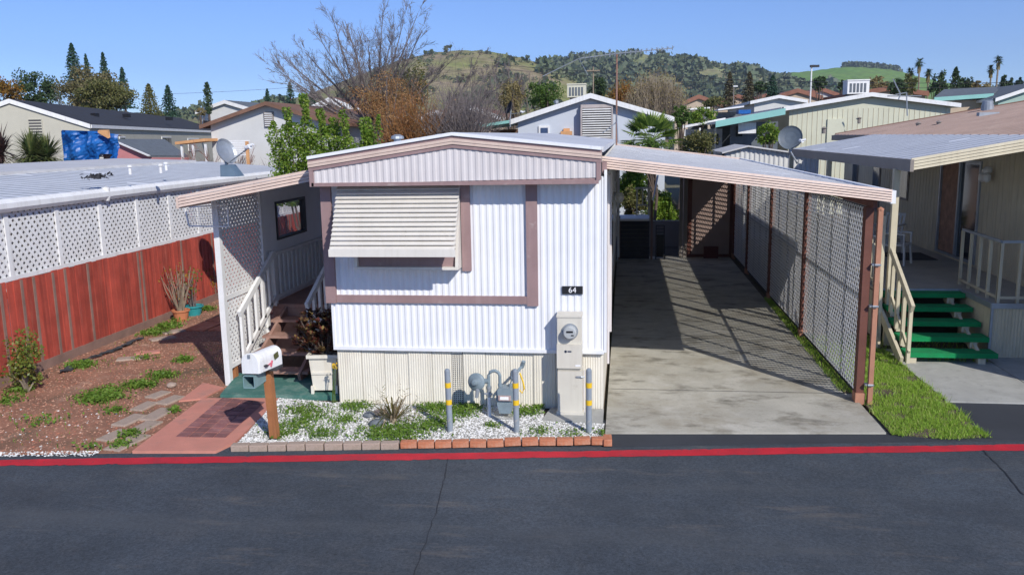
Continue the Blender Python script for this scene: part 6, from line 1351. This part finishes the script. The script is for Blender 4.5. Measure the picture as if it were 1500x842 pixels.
# leafy columns left of the home
LC = thing('leafy_tree', 'bright green leafy tree with upright plumes between porch awning and roof', 'tree', at(480, 220, y=8.6)*[1, 1, 0])
rg = np.random.default_rng(70); mb = MB(); mt = MB(); s = ppm(8.6); b0 = at(478, 250, y=8.6); b0[2] = 0
for u, vt, w_, n_ in ((432, 180, 26, 2600), (478, 185, 28, 2800), (530, 190, 26, 2400), (408, 178, 13, 1100), (424, 158, 15, 1700), (443, 138, 14, 2300), (468, 160, 14, 1900), (488, 172, 13, 1500), (507, 162, 11, 1300), (532, 172, 16, 1700), (548, 168, 10, 900), (455, 195, 28, 1500), (505, 200, 30, 1400), (415, 205, 18, 1000)):
    tp = at(u, vt, y=8.6); dy = rg.uniform(-.35, .35); h = rg.uniform(0, 1, n_); zb_ = 2.1; L = tp[2]-zb_; rr = w_/s*np.sin(np.pi*(h*.86+.1))**.55*(.75+.35*np.sin(h*17+u))*rg.uniform(0, 1, n_)**.5; th = rg.uniform(0, 6.28, n_)
    P = np.stack([tp[0]+1.35*rr*np.cos(th)+.06*np.sin(h*6+u), 8.6+dy+rr*np.sin(th), zb_+h*L], 1); mb.add(*leafquads(P, .036, rg, .55)); mt.tube([b0+[0, 0, .2], (tp[0]*.7+b0[0]*.3, 8.6+dy*.6, 1.6), (tp[0], 8.6+dy, tp[2]-.15)], [.05, .03, .008], 6)
mb.build('crown', L_bright, LC); mt.build('trunk', X['bark'], LC)
# middle
ft('green_tree', 'dark green bush left of the cooler on the pale blue house', 'tree', 765, 835, 112, 165, 34, L_green, 3200, 71, leaf=1.6)
ft('green_tree', 'yellowish shrubby tree at the left end of the pale blue roof', 'tree', 728, 772, 110, 172, 32, L_tan, 2200, 72, leaf=1.5, hollow=.5)
ft('green_tree', 'dark evergreen behind the cooler', 'tree', 862, 895, 108, 150, 60, L_dark, 1500, 73, leaf=1.5)
thicket('orange_shrub', 'orange-yellow shrub behind the right slope of the pale blue roof', 893, 932, 122, 158, 40, X['rust'], 74, 500, L_orange, 1900, tw=.008)
thicket('tan_tree', 'round tan budding tree behind the pale blue house', 920, 1000, 113, 172, 36, X['palebark'], 75, 2600, L_tan, 4200, tw=.008)
ft('green_bush', 'dark glossy bush at the right eave of the pale blue house', 'bush', 980, 1015, 152, 188, 27, L_green, 1800, 76, leaf=1.6)
ft('green_bush', 'yellow-green spreading bush in front of the grey carport', 'bush', 1005, 1052, 158, 182, 30, L_bright, 1800, 77, leaf=1.6)
ft('green_bush', 'yellowish hedge tree below the brown tile roof', 'bush', 1025, 1066, 143, 162, 60, L_olive, 1300, 78, leaf=1.5)
for i, (a, b, c, d, lab) in enumerate([(1057, 1080, 107, 158, 'brownish slender conifer, leftmost of three by the street light'), (1085, 1110, 107, 156, 'dark brown-green conifer, middle of the three'), (1120, 1143, 112, 148, 'dark conifer standing right of the low street lamp')]):
    ft('conifer_tree', lab, 'tree', a, b, c, d, 70, L_browncon if i < 2 else L_conifer, 1700, 80+i, leaf=1.5, kind='cone')
ft('yellow_bush', 'yellow-green leafy bush beside the pale green house wall', 'bush', 1104, 1145, 176, 214, 24, L_bright, 2200, 84, leaf=1.8)
# fan palm
def fanpalm(name, label, c, n, L, m, seed, trunk=None, dry=None):
    rg = np.random.default_rng(seed); c = np.array(c, float); t = thing(name, label, 'palm tree', (c[0], c[1], 0)); mb = MB(); md = MB()
    for k in range(n):
        th = rg.uniform(0, 6.28); el = rg.uniform(-.25, 1.25); d = np.array([math.cos(th)*math.cos(el), math.sin(th)*math.cos(el), math.sin(el)]); s = np.array([-math.sin(th), math.cos(th), 0]); upv = np.cross(d, s); hub = c+d*L*.5
        b_ = md if (dry and el < -.05) else mb
        b_.tube([c, hub], [.012, .008], 3)
        for j in range(15):
            a = (j-7)/7*1.25; e = d*math.cos(a)+s*math.sin(a); tip_ = hub+e*L*.55*(1-.25*abs(a)/1.25)+np.array([0, 0, -.10*L*abs(a)]); w_ = (upv*.0+s*math.cos(a)-d*math.sin(a))*.028*L
            b_.add([hub, hub+e*L*.3+w_, tip_, hub+e*L*.3-w_+upv*.01], [(0, 1, 2, 3)])
    mb.build('fronds', m, t)
    if md.v: md.build('dry_fronds', L_tan, t)
    (trunk or MB().tube([(c[0], c[1], 0), c], [.16, .13], 9)).build('trunk', X['bark'], t); return t
L_palm = leafmat('palm_leaf', [(.09, .16, .03), (.20, .30, .05), (.14, .22, .04), (.32, .40, .08)])
c = at(955, 207, y=20.5); fanpalm('fan_palm', 'green fan palm rising behind the carport roof', c, 44, 1.2, L_palm, 90)
ft('garden_shrub', 'dense mixed green shrub right of the fan palm', 'shrub', 975, 1060, 192, 250, 19.5, L_olive, 4200, 91, leaf=1.8)
ft('garden_shrub', 'dark leafy shrub under the fan palm fronds', 'shrub', 930, 985, 205, 250, 19, L_green, 2200, 92, leaf=1.8)
ft('garden_shrub', 'reddish-stemmed shrub below the palm, seen under the carport roof', 'shrub', 900, 950, 268, 325, 19.6, L_olive, 2200, 93, leaf=2.2)
ft('garden_shrub', 'bright green bush behind the rear landing', 'shrub', 930, 1005, 258, 345, 20.8, L_bright, 6500, 94, leaf=2.2, hollow=.1)
ft('garden_shrub', 'dense leafy green shrub filling the gap above the rear landing', 'shrub', 885, 962, 228, 318, 21.8, L_bright, 6500, 193, leaf=2.2, hollow=.1)
tag(fixn(MB().box(3.0, 6.5, 17.0, 17.2, 0, .85).build('garden_wall', X['greyfascia'])), 'low weathered retaining wall behind the rear landing', 'garden wall')
# left spiky bushes
def spiky(name, label, u, vb, vt, Y, w_, m, seed, n=420):
    rg = np.random.default_rng(seed); s = ppm(Y); b = at(u, vb, y=Y); top = (vb-vt)/s; t = thing(name, label, 'spiky shrub', (b[0], Y, 0)); mb = MB()
    heads = [(b+[rg.uniform(-1, 1)*w_/s*.6, rg.uniform(-.5, .5), rg.uniform(.1, .45)*top]) for _ in range(7)]; st = MB()
    for h in heads:
        st.tube([(b[0], Y, 0), (b[0]*.5+h[0]*.5, Y, b[2]*.7), h], [.08, .06, .05], 6)
        for k in range(n//3):
            th = rg.uniform(0, 6.28); el = rg.uniform(-.5, 1.5); L = top*rg.uniform(.5, .95); d = np.array([math.cos(th)*math.cos(el), math.sin(th)*math.cos(el), math.sin(el)]); q = np.array([-math.sin(th), math.cos(th), 0])*.03
            p1 = h+d*L*.55; p2 = h+d*L+[0, 0, -.12*L]; mb.add([h-q*.6, h+q*.6, p1+q, p1-q, p2], [(0, 1, 2, 3), (3, 2, 4)])
    mb.build('leaves', m, t); st.build('stems', X['bark'], t)
spiky('spiky_bush', 'large green spiky cordyline bush left of the blue tarp', 56, 242, 188, 19, 40, leafmat('cordyline', [(.06, .10, .03), (.13, .17, .05), (.20, .21, .07), (.05, .08, .03)]), 95)
spiky('spiky_bush', 'dark reddish spiky bush cut by the left frame edge', -4, 242, 182, 19.5, 14, leafmat('cordyline_red', [(.05, .03, .03), (.10, .05, .045), (.06, .05, .04)]), 96, 110)
bare('bare_shrub', 'reddish bare-stemmed shrub beside the pink shed', 'shrub', 312, 182, 18.8, .4, mat('red_twig', (.22, .10, .08), .9), 97, n0=5, lv=4, forks=3, tip=.005)
bare('bare_shrub', 'brown twiggy shrub before the tan plywood roof', 'shrub', 284, 200, 18, .45, X['twig'], 98, n0=5, lv=4, forks=3, tip=.005)
bare('bare_sapling', 'thin grey sapling against the white gable wall', 'shrub', 388, 175, 15, .35, X['twig'], 99, n0=4, lv=4, forks=2, tip=.004)
# far palms right
def farpalm(label, u, v, vb, Y, seed, r=11, lean=0):
    rg = np.random.default_rng(seed); c = at(u, v, y=Y); b = at(u-lean, vb, y=Y); s = ppm(Y); t = thing('palm_tree', label, 'palm tree', (b[0], Y, 0)); mb = MB(); b[2] = 0; dr = MB()
    for k in range(46):
        th = rg.uniform(0, 6.28); el = rg.uniform(-.9, 1.3); d = np.array([math.cos(th)*math.cos(el), math.sin(th)*math.cos(el), math.sin(el)]); L = r/s*rg.uniform(.7, 1.05); q = np.array([-math.sin(th), math.cos(th), 0])*1.0/s
        for f in np.linspace(-.5, .5, 5):
            e = d+np.array([-math.sin(th), math.cos(th), 0])*f*.6; tip_ = c+e*L+[0, 0, -.2*L]; mb.add([c+d*L*.4-q*.5, c+d*L*.4+q*.5, tip_], [(0, 1, 2)])
        mb.tube([c, c+d*L*.45], .3/s, 3)
    mb.build('crown', L_dark, t)
    for k in range(60): th = rg.uniform(0, 6.28); z = c[2]-rg.uniform(.2, 1.1)*r/s; p = np.array([c[0]+math.cos(th)*2/s, Y+math.sin(th)*2/s, z]); dr.add([p, p+[.6/s, 0, -4/s], p+[-.6/s, 0, -4/s]], [(0, 1, 2)])
    dr.build('dead_fronds', L_tan, t); MB().tube([b, (b*.5+c*.5)+[lean*.15/s, 0, 0], c], [1.6/s, 1.2/s, 1.1/s], 7).build('trunk', X['palebark'], t)
farpalm('tallest palm in the cluster on the right skyline', 1347, 92, 150, 95, 101, 10)
farpalm('palm at the left of the skyline cluster with shaggy dead fronds', 1334, 106, 150, 92, 102, 10)
farpalm('shorter palm at the right of the skyline cluster', 1360, 107, 150, 93, 103, 9)
farpalm('leaning palm alone near the right frame edge', 1463, 88, 145, 90, 104, 9, 9)
farpalm('second crown of the leaning palm pair, lower left', 1452, 101, 145, 91, 105, 8, 1)
for i, (a, b, c, d, m_, lab, kd) in enumerate([(1300, 1330, 112, 145, L_dark, 'dark round tree left of the palm cluster', 'round'), (1318, 1345, 106, 145, L_olive, 'shaggy olive tree among the palms', 'round'), (1363, 1388, 102, 145, L_dark, 'dark evergreen right of the palm cluster', 'round'), (1386, 1412, 101, 148, L_dark, 'dark pointed evergreen right of the palms', 'cone'), (1400, 1425, 112, 146, L_dark, 'smaller dark evergreen behind the grey roof', 'round'), (1412, 1450, 117, 135, L_tan, 'brownish scrub mound between evergreens and leaning palm', 'round'), (1466, 1483, 109, 138, L_dark, 'dark bush right of the leaning palm', 'round'), (1486, 1498, 114, 138, L_conifer, 'small blue-green tree at the right skyline edge', 'round'), (1270, 1306, 112, 140, L_tan, 'bare brownish tree behind the cooler on the green house', 'round'), (1192, 1213, 111, 132, L_dark, 'round dark oak on the meadow right of the light pole', 'round'), (1227, 1240, 116, 134, L_dark, 'small dark tree left of the white cooler', 'round'), (1102, 1126, 118, 140, L_dark, 'dark oak between the conifers', 'round')]):
    ft('evergreen_tree', lab, 'tree', a, b, c, d, 85+i, m_, 1300, 110+i, leaf=1.6, kind=kd)
for i, (u, v, r) in enumerate([(655, 71, 8), (631, 76, 5.5), (623, 77, 4), (603, 89-6, 4), (604, 91, 6.5), (714, 77, 5), (770, 86, 8), (592, 88, 4)]):
    ft('hilltop_oak', ['round dark oak on the top of the bare hill', 'small oak just left of the hilltop oak', 'tiny oak second left of the hilltop oak', 'small oak on the left skyline of the bare hill', 'dark oak standing on the left slope of the bare hill', 'small oak on the right shoulder of the bare hill', 'spreading dark oak at the right end of the bare hill', 'tiny shrub at the far left of the bare hill skyline'][i], 'tree', u-r, u+r, v-r*.8, v+r*.8, 605, L_wood, 420, 140+i, leaf=1.3, ncl=12, zb=0)
# poles, lamp, wires
def pole(label, u, v0, vb, Y, wpx, m, name='utility_pole', cat='utility pole'):
    a = at(u, v0, y=Y); s = ppm(Y); t = thing(name, label, cat, (a[0], Y, 0)); MB().tube([(a[0], Y, 0), a], [wpx/s/2, wpx/s/2*.8], 8).build('pole', m, t); return t, a, s
t, a, s = pole('weathered wooden utility pole behind the cooler', 869, 98, 150, 55, 2.6, X['palebark']); MB().bar(a+[-.5, -.12, -.3], a+[.5, -.12, -.3], .1, .1).build('crossarm', X['palebark'], t)
t, a, s = pole('tall white street light pole on the right skyline', 1189, 98, 150, 60, 2.4, X['white'], 'street_light', 'street light'); MB().box(a[0]-.12, a[0]+.55, 59.85, 60.15, a[2]-.05, a[2]+.12).build('lamp_head', X['charcoal'], t)
t, a, s = pole('short street light between the two dark conifers', 1075, 127, 160, 62, 1.6, X['greyfascia'], 'street_light', 'street light'); MB().box(a[0]-.05, a[0]+.3, 61.9, 62.1, a[2]-.03, a[2]+.06).build('lamp_head', X['white'], t)
def wire(label, p, q, Y, sag, r=.018):
    a, b = at(*p, y=Y), at(*q, y=Y); pts = [a*(1-t_)+b*t_-np.array([0, 0, sag*4*t_*(1-t_)]) for t_ in np.linspace(0, 1, 16)]; tag(MB().tube(pts, r, 4).build('overhead_wire', X['charcoal']), label, 'wire')
wire('upper overhead wire crossing the wooded hill', (740, 96), (1500, 121), 58, .5); wire('lower overhead wire crossing the wooded hill', (740, 102), (1500, 128), 58, .5, .014); wire('thin overhead wire across the left skyline', (240, 138), (740, 96), 66, .4, .012)
p0 = at(1280, 137, y=29); cr_ = MB(); 
for (a_, b_) in (((1308, 116), (1319, 138)), ((1319, 138), (1316, 146)), ((1300, 141), (1350, 141)), ((1312, 139), (1328, 136)), ((1328, 136), (1329, 170))): cr_.tube([at(*a_, y=26), at(*b_, y=26)], .025, 5)
tag(cr_.build('roof_aerial', X['steel']), 'bent grey aerial on the pale green house roof', 'aerial')
for nm in ('big', ): pass
# nothing extra
for o in col.objects:
    if o.type == 'MESH' and o.parent is None and 'kind' not in o and 'label' not in o: print('UNTAGGED', o.name)

hz = bpy.data.materials.new('haze'); hz.use_nodes = True; N = hz.node_tree.nodes; N.remove(N['Principled BSDF']); pv = N.new('ShaderNodeVolumePrincipled'); pv.inputs['Color'].default_value = (.82, .90, 1, 1); pv.inputs['Density'].default_value = .00022; pv.inputs['Anisotropy'].default_value = .3
hz.node_tree.links.new(pv.outputs[0], N['Material Output'].inputs['Volume'])
tag(MB().box(-1400, 1700, -70, 2600, -1.2, 230).build('haze', hz), 'thin pale haze over the valley and hills', 'haze', kind='stuff')
